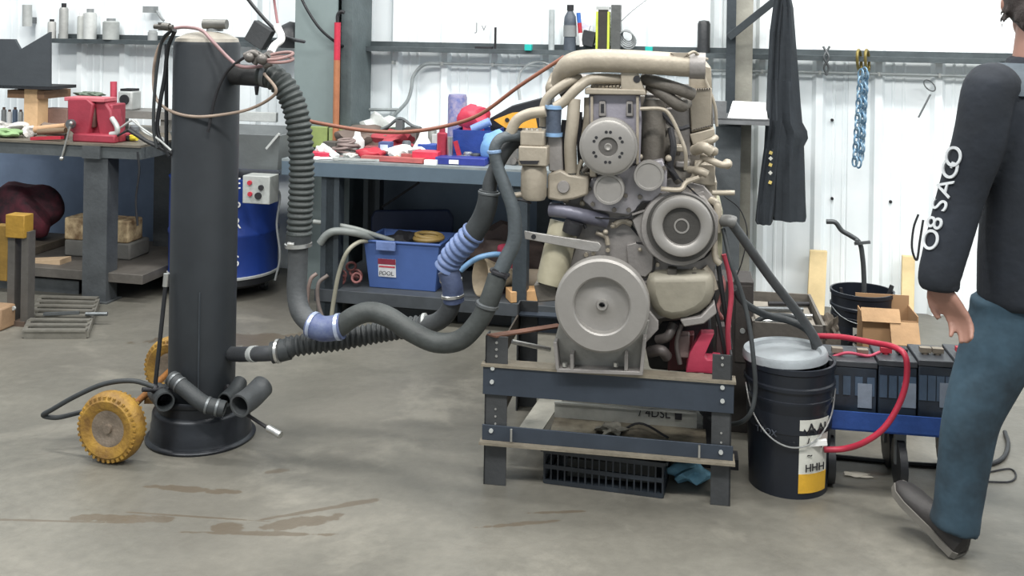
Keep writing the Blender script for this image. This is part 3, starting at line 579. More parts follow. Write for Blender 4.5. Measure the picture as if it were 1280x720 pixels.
for a_, z_, s_, t_ in ((.42, .55, .05, 'A'), (.75, .55, .045, 'AL'), (.35, .45, .035, '/'), (.7, .42, .03, '-/'), (.4, .35, .03, '~'), (.55, .25, .035, 'HHH')):
    wrap_text(T, t_, s_, o_, R_ * (.88 + .12 * z_) + .006, a_, H_ * z_, DK, parent=lb)
wrap_text(T, 'TROX', .028, o_, R_ * .965 + .003, -.62, H_ * .5, mat('#4a4f58', .5))
# hoses into the bucket
HZ = lambda l, t: .0155
cable(E, 'rubber_hose', 'thick dusty black hose slanting from engine outlet into the lidded bucket', [(914, 278, .07), (930, 300, .1), (962, 346, .18), (998, 392, .25), (1018, 422, .27), (1027, 447, .27), (1029, 468, .27)], .0155, RUB2, seg=14)
cable(E, 'rubber_hose', 'thick black hose sagging low behind the lid into the lidded bucket', [(918, 360, .2), (930, 378, .25), (956, 393, .33), (990, 402, .36), (1012, 416, .3), (1020, 440, .27), (1022, 468, .26)], .0125, RUB)
cable(E, 'rubber_hose', 'slim black hose dropping left of the bucket and looping under the stand', [(904, 286, .08), (914, 330, .04), (928, 370, .04), (937, 410, .02), (942, 450, .0), (944, 490, .0), (936, 520, .0), (915, 530, .1), (885, 522, .3), (872, 508, .4)], .0075, RUB)
cable(E, 'thin_wire', 'thin grey wire loop hanging against wall right of the engine', [(905, 245, .15), (925, 262, .2), (934, 290, .2), (928, 325, .2), (918, 352, .2)], .002, DK, 'wire')
# clutter behind the bucket: low grey bin with rods
T = Thing(E, 'parts_bin', 'grey steel scrap bin behind the lidded bucket filled with rods', 'bin', E.fl(975, 470) + V(0, .3, 0))
a_, b_, c_, d_ = rect(E, 940, 405, 1032, 470, .55); m = MB(); m.bb(a_, b_, .55, .56, 0, d_); m.bb(a_, b_, 1.0, 1.01, 0, d_); m.bb(a_, a_ + .01, .55, 1.0, 0, d_); m.bb(b_ - .01, b_, .55, 1.0, 0, d_); m.bb(a_, b_, .55, 1.0, d_ - .1, d_ - .08); T.part('body', m, mat('#77726b', .6, .2))
binz = d_
m = MB(); m.bb(a_ + .02, b_ - .02, .6, .97, binz - .079, binz - .03); solo(E, 'metal_sheet', 'flat beige metal sheet lying inside the scrap bin', 'sheet', m, mat('#9c958a', .6, .1), bevel=.003)
for i, (p, q_, mt2, lb_) in enumerate((((942, 404), (1000, 396), CHR, 'chrome rod lying along the back of the scrap bin'), ((950, 412), (1016, 415), CHR, 'chrome rod lying along the front of the scrap bin'), ((938, 396), (1005, 388), STL, 'long dull steel rod topmost in the scrap bin'), ((960, 405), (1012, 402), DK, 'black iron bar in the middle of the scrap bin'))):
    yy = .62 + i * .09; m = MB(); m.cyl(V(E.w(p[0], p[1], yy).x, yy, binz - .018), V(E.w(q_[0], q_[1], yy).x, yy + .03, binz - .018), .009, seg=10); solo(E, 'metal_rod', lb_, 'rod', m, mt2, 'rods in the scrap bin')
m = MB(); m.heap(E.w(952, 410, .62), .03, (1, 1, .9), .5, 12); solo(E, 'shop_rag', 'small crumpled white rag on the left end of scrap bin', 'rag', m, WHT)
cable(E, 'rubber_hose', 'dark hose arching over the scrap bin behind the lid', [(936, 410, .6), (952, 398, .6), (975, 394, .62), (1000, 400, .64), (1015, 418, .66)], .009, RUB)
# ---- battery cart
yb = .2; a_, b_, c_, d_ = rect(E, 1020, 516, 1225, 545, yb)
T = Thing(E, 'battery_cart', 'low blue steel battery cart on casters right of the bucket', 'cart', ((a_ + b_) / 2, yb + .15, 0)); BF = mat('#2c4e92', .5, .2, .25, 10)
zc = E.w(1120, 519, yb).z; zcb = zc - .062
m = MB(); m.bb(a_, b_, yb, yb + .006, zcb, zc); m.bb(a_, b_, yb, yb + .05, zcb, zcb + .006); T.part('rail', m, BF)
m = MB(); m.bb(a_, b_, yb + .27, yb + .276, zcb, zc); T.part('rail', m, BF)
for x in (a_, b_ - .006): m = MB(); m.bb(x, x + .006, yb, yb + .27, zcb, zc); T.part('rail', m, BF)
m = MB(); m.bb(a_, b_, yb + .006, yb + .27, zc - .03, zc - .024); T.part('deck', m, DK)
for x in (a_ + .05, (a_ + b_) / 2 + .02, b_ - .05):
    for y in (yb + .05, yb + .23):
        if zcb > .04:
            m = MB(); r_ = zcb * .42; m.cyl(V(x - .012, y, r_), V(x + .012, y, r_), r_, seg=16); c1 = T.part('caster', m, BLK); m = MB(); m.bb(x - .018, x + .018, y - .012, y + .012, r_, zcb); T.part('fork', m, STL, parent=c1)
BAT = mat('#2c3744', .35, 0, .3, 8, .06, h2='#1d232c', name='battery_case')
for i, (p0, p1, lb_) in enumerate(((1036, 1096, 'dark battery at the left end of the blue cart, beside the bucket'), (1098, 1146, 'dark battery second from the left end of the blue cart'), (1148, 1192, 'dark battery third along the blue cart, beside the walking leg'), (1194, 1236, 'dark battery at the right end of the blue cart, half hidden by the leg'))):
    x0_, x1_ = E.w(p0, 480, yb + .03).x, E.w(p1, 480, yb + .03).x; z0_, z1_ = zc - .024, E.w(p0, 457, yb + .03).z
    T = Thing(E, 'truck_battery', lb_, 'battery', ((x0_ + x1_) / 2, yb + .14, z0_), 'batteries on the blue cart')
    m = MB(); m.bb(x0_, x1_, yb + .03, yb + .2, z0_, z1_); cs = T.part('case', m, BAT, bevel=.004)
    m = MB(); m.bb(x0_ - .002, x1_ + .002, yb + .027, yb + .203, z1_, z1_ + .02); T.part('lid', m, mat('#3a3d42', .45), bevel=.003)
    m = MB()
    for j in range(4): x = x0_ + (x1_ - x0_) * (j + .5) / 4; m.bb(x - .012, x + .012, yb + .026, yb + .03, z0_ + .07, z1_ - .03)
    T.part('case_rib', m, mat('#45566a', .35), parent=cs, kind='stuff')
    if i in (0, 1, 2): m = MB(); xm = x0_ + (x1_ - x0_) * .6; m.bb(xm, xm + .045, yb + .024, yb + .026, z1_ - .13, z1_ - .05); T.part('sticker', m, mat('#7d8795', .5), parent=cs)
    for x, mt2 in ((x0_ + .035, RED), (x1_ - .035, DK)):
        m = MB(); m.cyl(V(x, yb + .1, z1_ + .02), V(x, yb + .1, z1_ + .04), .011, seg=12); m.box(V(x, yb + .1, z1_ + .034), (.035, .025, .016)); T.part('terminal', m, mt2 if i % 2 else mat('#9a8f80', .5, .5))
zb = E.w(1060, 457, yb + .03).z + .045
cable(E, 'jumper_cable', 'black cable linking terminals across the battery tops', [(1044, 440, yb + .16), (1070, 436, yb + .18), (1110, 440, yb + .17), (1150, 438, yb + .19), (1190, 442, yb + .17)], .006, BLK, 'cable')
cable(E, 'jumper_cable', 'pinkish cable resting on the left battery tops', [(1040, 446, yb + .08), (1060, 441, yb + .08), (1085, 445, yb + .08), (1100, 440, yb + .09)], .005, PINK, 'cable')
cable(E, 'battery_cable', 'long red cable curving from the battery tops down to the floor', [(1018, 420, .32), (1050, 421, .28), (1090, 428, .2), (1118, 434, .1), (1132, 446, .06), (1133, 475, .06), (1124, 505, .06), (1105, 535, .06), (1080, 553, .08), (1055, 561, .12), (1030, 562, .13)], .0095, mat('#a8283e', .45, 0, .15), 'cable')
m = MB(); Pz = [E.fl(*p, .008) for p in ((1030, 569), (1080, 574), (1130, 579), (1180, 582), (1225, 582), (1252, 574), (1260, 556), (1256, 540))]; m.tube(Pz, .008, 10); solo(E, 'power_cable', 'black cable lying along the floor in front of the battery cart', 'cable', m, BLK)
m = MB(); m.tube([E.fl(*p, .004) for p in ((1235, 590), (1262, 586), (1270, 594), (1262, 602), (1232, 602))], .003, 8); solo(E, 'thin_wire', 'thin wire hook lying on the floor right of the walking leg', 'wire', m, DK)
m = MB(); m.heap(E.fl(1072, 593, .004), .03, (1.5, .7, .15), .4, 4); solo(E, 'paper_scrap', 'small whitish paper scrap on the floor in front of cart', 'scrap', m, mat('#c9c3b6', .8))
# ---- second bucket, carton, boards by the wall
T, o_, R_, H_ = bucket('open_bucket', 'open black bucket of scrap with a bent pipe sticking out, by the wall', 1076, 37.5, 362, 480, 1.3)
lb = wrap_label(T, o_, R_ * .88, R_ * .97, -.45, .15, H_ * .35, H_ * .66, H_ * .7, mat('#c8c8c0', .5, 0, .15), lab='white label')
wrap_text(T, 'X&X', .06, o_, R_ * .95 + .006, -.15, H_ * .54, DK, parent=lb); wrap_text(T, 'VX', .06, o_, R_ * .94 + .006, -.15, H_ * .42, DK, parent=lb)
m = MB(); m.tube([o_ + V(R_ * 1.03 * sin(t), -R_ * 1.03 * cos(t), H_ * .83 - .05 * cos(t * 1.15)) for t in [(-1.3 + i * .26) for i in range(11)]], .0025, 8); T.part('bail_handle', m, STL)
for i, (dx, dy, dz, l_) in enumerate(((.04, .02, .35, 'short black iron offcut leaning right in the open bucket'), (.08, -.02, .5, 'dark angled offcut at the right rim of the open bucket'), (-.02, .05, .4, 'dark stub near the pipe in the open bucket'), (.1, .05, .3, 'flat black offcut over the rim of the open bucket'))):
    m = MB(); p = o_ + V(dx - .03, dy, H_ * .52); m.bar(p, p + V((.04, .07, -.03, .09)[i], .01, H_ * dz + .02), .02, .012); solo(E, 'scrap_iron', l_, 'scrap', m, DK, 'scrap iron in the open bucket')
m = MB(); m.tube([E.w(1080, 375, 1.3) - V(0, 0, .07)] + pts(E, [(1080, 350, 1.3), (1078, 320, 1.3), (1074, 303, 1.3), (1062, 294, 1.3), (1052, 288, 1.3), (1044, 278, 1.3), (1033, 277, 1.3)]), .0105, 12); solo(E, 'bent_pipe', 'thin bent dark pipe rising from the open bucket against the wall', 'pipe', m, mat('#4c5052', .5, .4))
m = MB(); p = E.w(1077, 305, 1.28); m.bar(p - V(.03, 0, 0), p + V(.035, 0, .01), .012, .012); m.cyl(p + V(-.02, -.01, .012), p + V(-.02, .01, .012), .008); solo(E, 'spring_clamp', 'small wire clamp gripping the bent pipe', 'clamp', m, STL)
a_, b_, c_, d_ = rect(E, 1078, 394, 1148, 432, 1.05); zbx = 0.0
T = Thing(E, 'cardboard_box', 'open brown cardboard box beside the open bucket', 'box', ((a_ + b_) / 2, 1.15, zbx)); dz = d_
m = MB(); m.bb(a_, b_, 1.05, 1.054, 0, dz - .02); m.bb(a_, b_, 1.23, 1.234, 0, dz + .04); m.bb(a_, a_ + .004, 1.05, 1.234, 0, dz); m.bb(b_ - .004, b_, 1.05, 1.234, 0, dz); m.bb(a_, b_, 1.05, 1.234, 0, .004); T.part('carton', m, CARD)
m = MB(); m.bar(V(b_ - .06, 1.03, dz - .02), V(b_ - .06, .98, dz - .1), .11, .004, up=(0, -1, .5)); m.box(((a_ + b_) / 2 - .04, 1.04, dz + .0), (.15, .06, .003), (.9, 0, 0)); T.part('flap', m, mat('#b08e69', .8))
def plank(label, p0, p1, yb_, yt_, ytop, ybot, th=.035):
    a = W.w(p0, ybot, yb_); b2 = W.w(p1, ybot, yb_); t = W.w(p0, ytop, yt_)
    m = MB(); m.prism([V(a.x, yb_, 0), V(b2.x, yb_, 0), V(b2.x + .02, yt_, t.z), V(a.x + .02, yt_, t.z)], (0, th, 0)); return solo(W, 'wood_plank', label, 'plank', m, WOOD, bevel=.002)
plank('pale yellow timber plank leaning on the white wall left of open bucket', 1008, 1030, -.2, -.09, 313, 412)
plank('weathered timber plank leaning on the wall behind the person\'s hand', 1126, 1142, -.2, -.09, 320, 412)
cable(W, 'utility_cable', 'thin dark cord loop hanging by the person\'s forearm', [(1148, 268, -.2), (1142, 285, -.2), (1140, 310, -.2), (1146, 325, -.2), (1150, 300, -.2), (1154, 275, -.2)], .006, DK, 'cord')
m = MB(); m.heap(E.w(1035, 408, 1.1), .04, (1, 1, 1.2), .5, 22); m.bb(E.w(1028, 430, 1.1).x, E.w(1050, 430, 1.1).x, 1.08, 1.16, 0, E.w(1035, 415, 1.1).z); solo(E, 'junk_pile', 'small dark junk pile left of the open bucket', 'junk', m, mat('#6a6258', .7, .1, .5, 20))

# ================================================================== FILTER CART (tall black cylinder)
kc = E.sc(252, 400, .19); oc = V(E.w(251, 560, .19).x, .19, 0); RC = 40.5 * kc; zct = E.w(257, 52, .19).z
T = Thing(E, 'filter_cart', 'tall black steel cylinder welded to a wheel rim with yellow cart wheels', 'machine', oc)
m = MB(); m.lathe([(.001, .10), (RC, .10), (RC, zct - .012), (RC * .97, zct), (.001, zct)], oc, seg=48); T.part('barrel', m, CYL)
m = MB(); m.lathe([(RC * .96, zct - .001), (RC * .93, zct + .012), (RC * .6, zct + .03), (RC * .3, zct + .036), (.001, zct + .038)], oc, seg=40); T.part('top_cap', m, mat('#a39d92', .5, .2, .3, 9, .1), label='dusty pale domed cap')
RR = 66 * kc
m = MB(); m.lathe([(RR * .6, .0), (RR, 0), (RR * 1.01, .008), (RR * .99, .013), (RR * .94, .016), (RR * .92, .025), (RR * .91, .06), (RR * .895, .064), (RR * .89, .1), (RR * .87, .108), (RR * .81, .115), (RR * .8, .145), (RR * .83, .152), (RR * .835, .165), (RR * .82, .17), (RR * .76, .16), (RR * .72, .12), (RR * .7, .1), (.001, .098)], oc, seg=56); T.part('wheel_rim_base', m, mat('#26292e', .38, .4, .3, 7, .06), label='black steel wheel rim used as base')
def cw(px, py, y=.1): return E.w(px, py, y)
ip = cw(300, 95, .08); m = MB(); m.cyl(V(oc.x + RC * .6, .2, ip.z), cw(330, 95, .08), .038); il = T.part('inlet_pipe', m, mat('#3a3a3a', .5, .3))
m = MB(); p = cw(321, 108, .06); m.cyl(p, p - V(0, 0, .03), .009, .005, seg=10); T.part('drain_cock', m, DK, parent=il)
m = MB(); op = cw(290, 443, .02); m.tube([V(oc.x + RC * .7, .2, cw(290, 443, .19).z), cw(299, 443, .14), cw(318, 442.4, .07), cw(336, 441.8, .035), cw(354, 440, .035)], .026, 18); ol = T.part('outlet_pipe', m, mat('#45474a', .5, .3))
m = MB(); m.cyl(cw(315, 442.5, .08), cw(320, 442.3, .062), .0278); T.part('tape_band', m, GRYL, parent=ol)
m = MB(); m.bb(oc.x + RC * .35, oc.x + RC * .37, oc.y - RC * .99, oc.y - RC * .9, .12, .55); T.part('weld_seam', m, mat('#4c5258', .4, .4))
def cart_wheel(px, py, yc, r, ax):
    o = E.w(px, py, yc); o.z = r; a = Vector(ax).normalized(); m = MB(); w_ = .038
    m.lathe([(r * .5, -w_ * .6), (r * .62, -w_ * .85), (r * .8, -w_ * .95), (r * .93, -w_ * .7), (r, -w_ * .3), (r, w_ * .3), (r * .93, w_ * .7), (r * .8, w_ * .95), (r * .62, w_ * .85), (r * .5, w_ * .6)], o, a, seg=48, cap=False)
    u = a.orthogonal().normalized(); v = a.cross(u)
    ty = T.part('wheel', m, YEL, label='yellow painted lugged wheel')
    m = MB()
    for i in range(36):
        t = 2 * pi * i / 36; d = u * cos(t) + v * sin(t)
        for s_ in (-1, 1):
            p = o + d * r * .865 + a * s_ * w_ * .8; m.bar(p - a * .003, p + a * .003, .009, .016, up=d)
    T.part('lug', m, YEL, parent=ty, kind='stuff')
    m = MB(); m.lathe([(.001, -.03), (.014, -.03), (.016, -.02), (r * .3, -.018), (r * .42, -.024), (r * .52, -.024), (r * .52, .024), (.001, .024)], o, a, seg=32); T.part('hub', m, mat('#8d8072', .5, .4, .4, 20, .2), parent=ty); return o
w1 = cart_wheel(140, 530, -.08, .12, (.07, 1, 0)); w2 = cart_wheel(217, 480, .52, .122, (.07, 1, 0))
m = MB(); m.cyl(w1, w2, .012); T.part('axle', m, mat('#8a5a28', .6, .2)); m = MB(); m.bar((w1 + w2) / 2 + V(0, 0, -.02), oc + V(-RR * .8, .05, .1), .03, .02); T.part('axle_arm', m, mat('#7a5a30', .6, .2))
m = MB(); m.cyl(cw(194, 482, .05), cw(208, 348, .08), .0075); hd = T.part('lever', m, BLK); m = MB(); m.cyl(cw(207, 358, .078), cw(208.5, 342, .08), .011); T.part('collar', m, CHR, parent=hd)
m = MB(); m.ball(cw(193, 486, .04), .016); m.cyl(cw(178, 487, .0), cw(206, 487, .06), .008); T.part('valve', m, DK)
m = MB()   # three gussets
for a_ in (-2.2, -.6, 1.2): m.bar(oc + V(RC * sin(a_), -RC * cos(a_), .2), oc + V(RR * .8 * sin(a_), -RR * .8 * cos(a_), .16), .012, .03)
T.part('gusset', m, DK)
m = MB(); m.cyl(cw(208, 55, .19), cw(208, 190, .19), .007); T.part('stand_pipe', m, BLK)
m = MB(); p = oc + V(.02, .02, zct + .038); m.cyl(p, p + V(0, 0, .012), .03); rb_ = T.part('filler_neck', m, GRY)
m = MB(); p = oc + V(.03, 0, zct + .05); m.cyl(p - V(.045, 0, -.014), p + V(.045, 0, .014), .018); T.part('cap_knob', m, mat('#6d6d69', .5, .3), parent=rb_)
# hose loop at the left
cable(E, 'drain_hose', 'dark hose looped out left of the yellow wheel', [(192, 483, -.03), (165, 476, -.05), (130, 480, -.05), (95, 495, -.05), (65, 512, -.04), (54, 519, -.03), (70, 522, -.02), (90, 518, .0), (112, 512, .03)], .0085, RUB)
# loose rubber elbows lying in the rim
def open_hose(label, P, r, mt=RUB, bands=()):
    P = [(a, b, c + .1) for a, b, c in P]; Q = pts(E, P); T = Thing(E, 'rubber_elbow', label, 'hose', V(min(q.x for q in Q), Q[0].y, min(q.z for q in Q) - r), 'loose rubber elbows in the rim'); C_ = crom(Q, 6); m = MB()
    m.tube(Q, r, 24, cap=False); m.tube(Q[::-1], r * .8, 24, cap=False)
    # lip rings joining outer and inner wall
    for a_, b_ in ((C_[0], C_[1]), (C_[-1], C_[-2])): m.lathe([(r, 0), (r * .99, -.003), (r * .82, -.003), (r * .8, 0)], a_, (b_ - a_), 24, cap=False)
    o = T.part('tube', m, mt)
    m = MB(); m.cyl(C_[len(C_) // 2], C_[len(C_) // 2 + 1], r * .78); T.part('dark_bore', m, BLK, parent=o)
    for i in bands: i = i % len(C_); j = min(i + 1, len(C_) - 1); d = (C_[j] - C_[j - 1]).normalized(); m = MB(); m.cyl(C_[i] - d * .004, C_[i] + d * .004, r * 1.08); T.part('band', m, STL, parent=o)
open_hose('black rubber elbow facing the camera beside the yellow wheel', [(206, 502, -.1), (200, 494, -.02), (196, 490, .05)], .033)
open_hose('black rubber elbow with steel bands leaning across the cylinder foot', [(215, 473, -.06), (236, 490, -.09), (256, 505, -.1), (280, 511, -.09)], .027, bands=(1, 3, -3, -6))
open_hose('grey rubber elbow tipped on the right edge of the rim, mouth down', [(300, 507, -.12), (314, 497, -.06), (328, 483, .0)], .04, RUB2)
open_hose('small dark elbow tucked behind the tipped grey elbow', [(281, 500, -.03), (292, 490, .03), (300, 478, .08)], .026)
T = Thing(E, 'breaker_bar', 'thin black bar with chrome socket end poking out right of the rim', 'tool', E.w(345, 548, .0)); m = MB(); m.cyl(E.w(296, 510, .06), E.w(336, 536, .0), .006); T.part('bar', m, DK); m = MB(); m.cyl(E.w(335, 535, .0), E.w(351, 544, -.02), .012); T.part('socket', m, CHR)

# ================================================================== LARGE HOSES
def corr(r0, amp, pitch): return lambda l, t: r0 + amp * (.5 + .5 * cos(2 * pi * l / pitch)) ** .7
T = Thing(E, 'corrugated_hose', 'ribbed black hose dropping from the top of the tall cylinder', 'hose', E.w(376, 200, .05))
m = MB(); m.tube(pts(E, [(328, 92, .06), (343, 97, .05), (358, 112, .05), (370, 140, .05), (376, 180, .05), (377, 225, .05), (375, 268, .05), (374, 296, .05)]), .04, 24, rf=corr(.038, .0065, .0205), step=.0028); hs = T.part('ribbed_tube', m, mat('#333938', .55, 0, .25, 18, .1))
m = MB(); m.cyl(cw(374, 290, .05), cw(373, 306, .05), .043); T.part('cuff', m, RUB)
m = MB(); m.lathe([(.041, 0), (.047, .002), (.047, .014), (.041, .016)], cw(373, 309, .05), (-.05, 0, 1)); cl = T.part('hose_clamp', m, CHR); m = MB(); p = cw(364, 305, .01); m.cyl(p - V(.012, 0, 0), p + V(.012, 0, 0), .007, seg=8); T.part('screw', m, CHR, parent=cl)
m = MB(); m.lathe([(.044, 0), (.05, .002), (.05, .018), (.044, .02)], cw(330, 91, .06), (1, 0, -.2)); T.part('hose_clamp', m, STL)
T = Thing(E, 'smooth_hose', 'dusty smooth black hose snaking low from the ribbed hose to the engine', 'hose', E.w(500, 440, .0))
m = MB(); m.tube(pts(E, [(373, 304, .05), (372, 335, .05), (371, 365, .04), (376, 390, .02), (392, 406, .0), (410, 411, -.01)]), .034, 24); T.part('elbow', m, RUB2)
cq = pts(E, [(388, 405, .0), (405, 411, -.01), (428, 408, -.01)]); m = MB(); m.tube(cq, .042, 24); cpl = T.part('coupler', m, mat('#414c74', .5, 0, .3, 20, .1, h2='#5b6580'), label='blue silicone coupler')
for a_, b_ in ((0, 1), (2, 1)):
    d = (cq[b_] - cq[a_]).normalized(); m = MB(); m.cyl(cq[a_] + d * .006, cq[a_] + d * .018, .045); T.part('hose_clamp', m, mat('#b9c4dd', .3, .6), parent=cpl)
m = MB(); m.tube(pts(E, [(424, 409, -.01), (442, 396, -.01), (462, 390, -.01), (485, 396, -.02), (515, 415, -.03), (545, 428, -.03), (575, 425, -.04), (598, 402, -.04), (612, 375, -.04), (622, 345, -.03)]), .0335, 24, rf=lambda l, t: .034 - .002 * l / t); T.part('long_bend', m, mat('#3c403f', .58, 0, .35, 14, .12))
m = MB(); m.lathe([(.034, 0), (.038, .003), (.038, .012), (.034, .015)], cw(608, 384, -.04), (.25, 0, 1)); T.part('hose_clamp', m, STL)
m = MB(); m.tube(pts(E, [(621, 350, -.03), (632, 325, -.03), (643, 300, -.03), (642, 265, -.03), (632, 235, -.03), (622, 208, -.03), (618, 188, -.03), (625, 174, -.02), (640, 170, .0), (654, 171, .02)]), .025, 20, rf=lambda l, t: .026 - .009 * l / t); T.part('upper_tube', m, mat('#4a5155', .55, 0, .25, 16))
m = MB(); m.lathe([(.028, 0), (.034, .004), (.034, .01), (.028, .014)], cw(624, 343, -.03), (.3, 0, 1)); c2 = T.part('hose_clamp', m, DK); m = MB(); m.bar(cw(615, 338, -.05), cw(635, 346, -.05), .01, .016); T.part('clamp_tail', m, DK, parent=c2)
m = MB(); m.lathe([(.02, 0), (.023, .003), (.023, .01), (.02, .012)], cw(618, 192, -.03), (-.1, 0, 1)); T.part('hose_clamp', m, mat('#8ba6c8', .4, .4))
T = Thing(E, 'corrugated_hose', 'ribbed black hose running low from the cylinder outlet, rising to the engine', 'hose', E.w(450, 440, .1))
m = MB(); m.cyl(cw(340, 441, .03), cw(362, 436, .04), .037); m.ball(cw(362, 434, .04), .036, 2); T.part('cuff', m, RUB)
m = MB(); m.lathe([(.036, 0), (.041, .002), (.041, .012), (.036, .014)], cw(346, 439, .03), (1, 0, .15)); T.part('hose_clamp', m, CHR)
m = MB(); m.tube(pts(E, [(358, 434, .04), (385, 430, .06), (425, 425, .09), (470, 416, .12), (505, 410, .12), (528, 407, .12)]), .034, 24, rf=corr(.029, .008, .019), step=.0026); T.part('ribbed_tube', m, mat('#36393a', .55, 0, .25, 18, .1))
m = MB(); m.tube(pts(E, [(522, 408, .12), (545, 403, .1), (560, 390, .08), (567, 370, .07)]), .031, 22); T.part('elbow', m, mat('#3f4244', .6, 0, .3, 16))
m = MB(); m.lathe([(.032, 0), (.036, .002), (.036, .012), (.032, .014)], cw(529, 405, .12), (1, 0, .2)); T.part('hose_clamp', m, GRYL)
m = MB(); m.tube(pts(E, [(567, 376, .07), (565, 355, .06), (560, 338, .06)]), .036, 22); s1 = T.part('coupler', m, mat('#46516e', .5, 0, .3, 16), label='dark blue coupler')
for px, py in ((566, 372), (564, 352)): m = MB(); m.lathe([(.036, 0), (.0385, .002), (.0385, .01), (.036, .012)], cw(px, py, .065), (-.1, 0, 1)); T.part('hose_clamp', m, CHR, parent=s1)
m = MB(); m.tube(pts(E, [(558, 335, .06), (566, 320, .05), (580, 304, .03), (593, 290, .02)]), .04, 24, rf=corr(.037, .006, .024), step=.003); T.part('blue_sleeve', m, mat('#62749c', .5, 0, .2, 14), label='ribbed pale blue silicone sleeve')
m = MB(); m.tube(pts(E, [(589, 296, .02), (602, 275, .01), (609, 255, .0), (611, 238, .0)]), .035, 22, rf=lambda l, t: .037 - .004 * l / t); T.part('black_sleeve', m, RUB)
m = MB(); m.lathe([(.033, 0), (.036, .002), (.036, .008), (.033, .01)], cw(611, 243, .0), (.1, 0, 1)); T.part('hose_clamp', m, STL)
m = MB(); m.tube(pts(E, [(611, 246, .0), (613, 228, .01), (622, 205, .02), (632, 188, .03), (642, 178, .04), (654, 176, .05)]), .024, 18); T.part('upper_tube', m, RUB)
# ---- air lines
cable(E, 'air_line', 'orange brown air hose drooping from the cylinder across to the engine top', [(384, 151, .1), (410, 156, .12), (455, 163, .15), (505, 165, .17), (555, 158, .17), (600, 143, .15), (650, 107, .12), (705, 71, .1)], .0068, COPR)
cable(E, 'air_line', 'thin tan air line wrapped once round the tall cylinder below its top', [(330, 92, .0), (345, 112, -.02), (335, 125, .0), (310, 137, .05), (280, 143, .065), (250, 146, .06), (225, 143, .075), (205, 134, .13), (194, 120, .16), (192, 90, .18), (198, 60, .18), (214, 38, .16)], .0055, mat('#8f7e70', .5))
cable(E, 'air_line', 'pink and grey air line arching over the cylinder top to the coil', [(214, 36, .15), (232, 34, .13), (252, 38, .1), (266, 52, .06), (285, 72, .06), (298, 82, .05), (312, 84, .03), (330, 82, .0)], .0062, mat('#8f7272', .5))
cable(E, 'air_line', 'dark air line arching down the cylinder\'s right face', [(315, 68, .0), (302, 74, .04), (285, 88, .06), (273, 110, .068), (266, 135, .068), (260, 165, .068)], .0055, DK)
m = MB(); c_ = E.w(348, 70, .0); m.torus(c_, .052, .0055, (0, -.3, 1), el=.6); m.torus(c_ + V(.004, 0, -.012), .047, .0055, (.1, -.25, 1), el=.7); solo(E, 'air_line_coil', 'small pinkish coil of air line beside the cylinder inlet', 'hose', m, mat('#8a6c68', .5))
m = MB(); m.tube(pts(E, [(306, 70, -.03), (318, 66, -.03), (328, 72, -.03), (336, 68, -.03)]), .012, 12); m.ball(E.w(312, 72, -.04), .018); m.ball(E.w(328, 74, -.04), .02); m.cyl(E.w(318, 80, -.03), E.w(326, 66, -.03), .01); m.cyl(E.w(330, 82, -.03), E.w(340, 78, -.03), .012); solo(E, 'pipe_fitting', 'cluster of dark valve fittings above the inlet pipe', 'valve', m, mat('#6e6a66', .45, .5, .4, 20))
m = MB(); m.cyl(E.w(193, 33, .04), E.w(216, 34, .04), .009); m.cyl(E.w(203, 33, .04), E.w(212, 34, .04), .014); m.cyl(E.w(200, 28, .04), E.w(200, 38, .04), .007); solo(E, 'pipe_fitting', 'dark brass fitting poking out left of the cylinder top', 'valve', m, mat('#5a5854', .45, .5))
for i, (P, lb_) in enumerate((([(216, 37, .06), (203, 50, .08), (197, 80, .1), (193, 120, .1), (192, 160, .1), (196, 185, .1)], 'black hose hanging from the left fitting, outermost strand'), ([(219, 38, .07), (210, 60, .1), (206, 95, .12), (200, 130, .12), (197, 165, .12), (212, 195, .12)], 'black hose hanging just left of the cylinder, inner strand'), ([(165, 150, .1), (180, 162, .1), (198, 174, .1), (214, 188, .1)], 'pale thin line sloping down behind the hanging black hoses'), ([(160, 162, .12), (182, 176, .12), (200, 185, .12), (216, 192, .12)], 'black hose sloping from the bench to the cylinder side'))):
    cable(E, 'air_line', lb_, P, (.006, .0075, .004, .007)[i], (RUB, BLK, GRYL, BLK)[i], 'hose')
cable(E, 'power_cable', 'black cable sweeping from the ceiling past the cylinder top', [(300, -14, .1), (322, 14, .1), (345, 38, .1), (362, 48, .1), (380, 52, .25)], .0065, BLK, 'cable')
cable(W, 'power_cable', 'black cable sweeping down across the steel column to the girt', [(372, -12, -.5), (385, 14, -.5), (402, 38, -.48), (425, 56, -.4), (438, 58, -.18)], .008, BLK, 'cable')
m = MB(); m.tube(pts(E, [(341, -14, .15), (344, 10, .15), (348, 34, .12), (352, 48, .08)]), .005, 8); solo(E, 'utility_cable', 'reddish cord hanging beside the two dark lamp heads', 'cord', m, mat('#8a5f62'))
m = MB(); m.tube(pts(E, [(346, 32, .1), (352, 48, .08), (343, 57, .05), (338, 66, .02)]), .013, 10); solo(E, 'cord_plug', 'crumpled white plastic tag at the end of the reddish cord', 'tag', m, WHT)
T = Thing(W, 'clamp_lamp', 'square dark lamp head tilted on the wall girt left of column', 'lamp', W.w(322, 55, -.3)); m = MB(); c_ = W.w(325, 44, -.3); m.box(c_, (.13, .06, .13), (0, radians(30), 0)); T.part('head', m, mat('#3b3d3f', .6), bevel=.004); m = MB(); m.bar(c_ + V(.03, .02, -.03), W.w(340, 53, -.12), .03, .02); T.part('arm', m, DK)
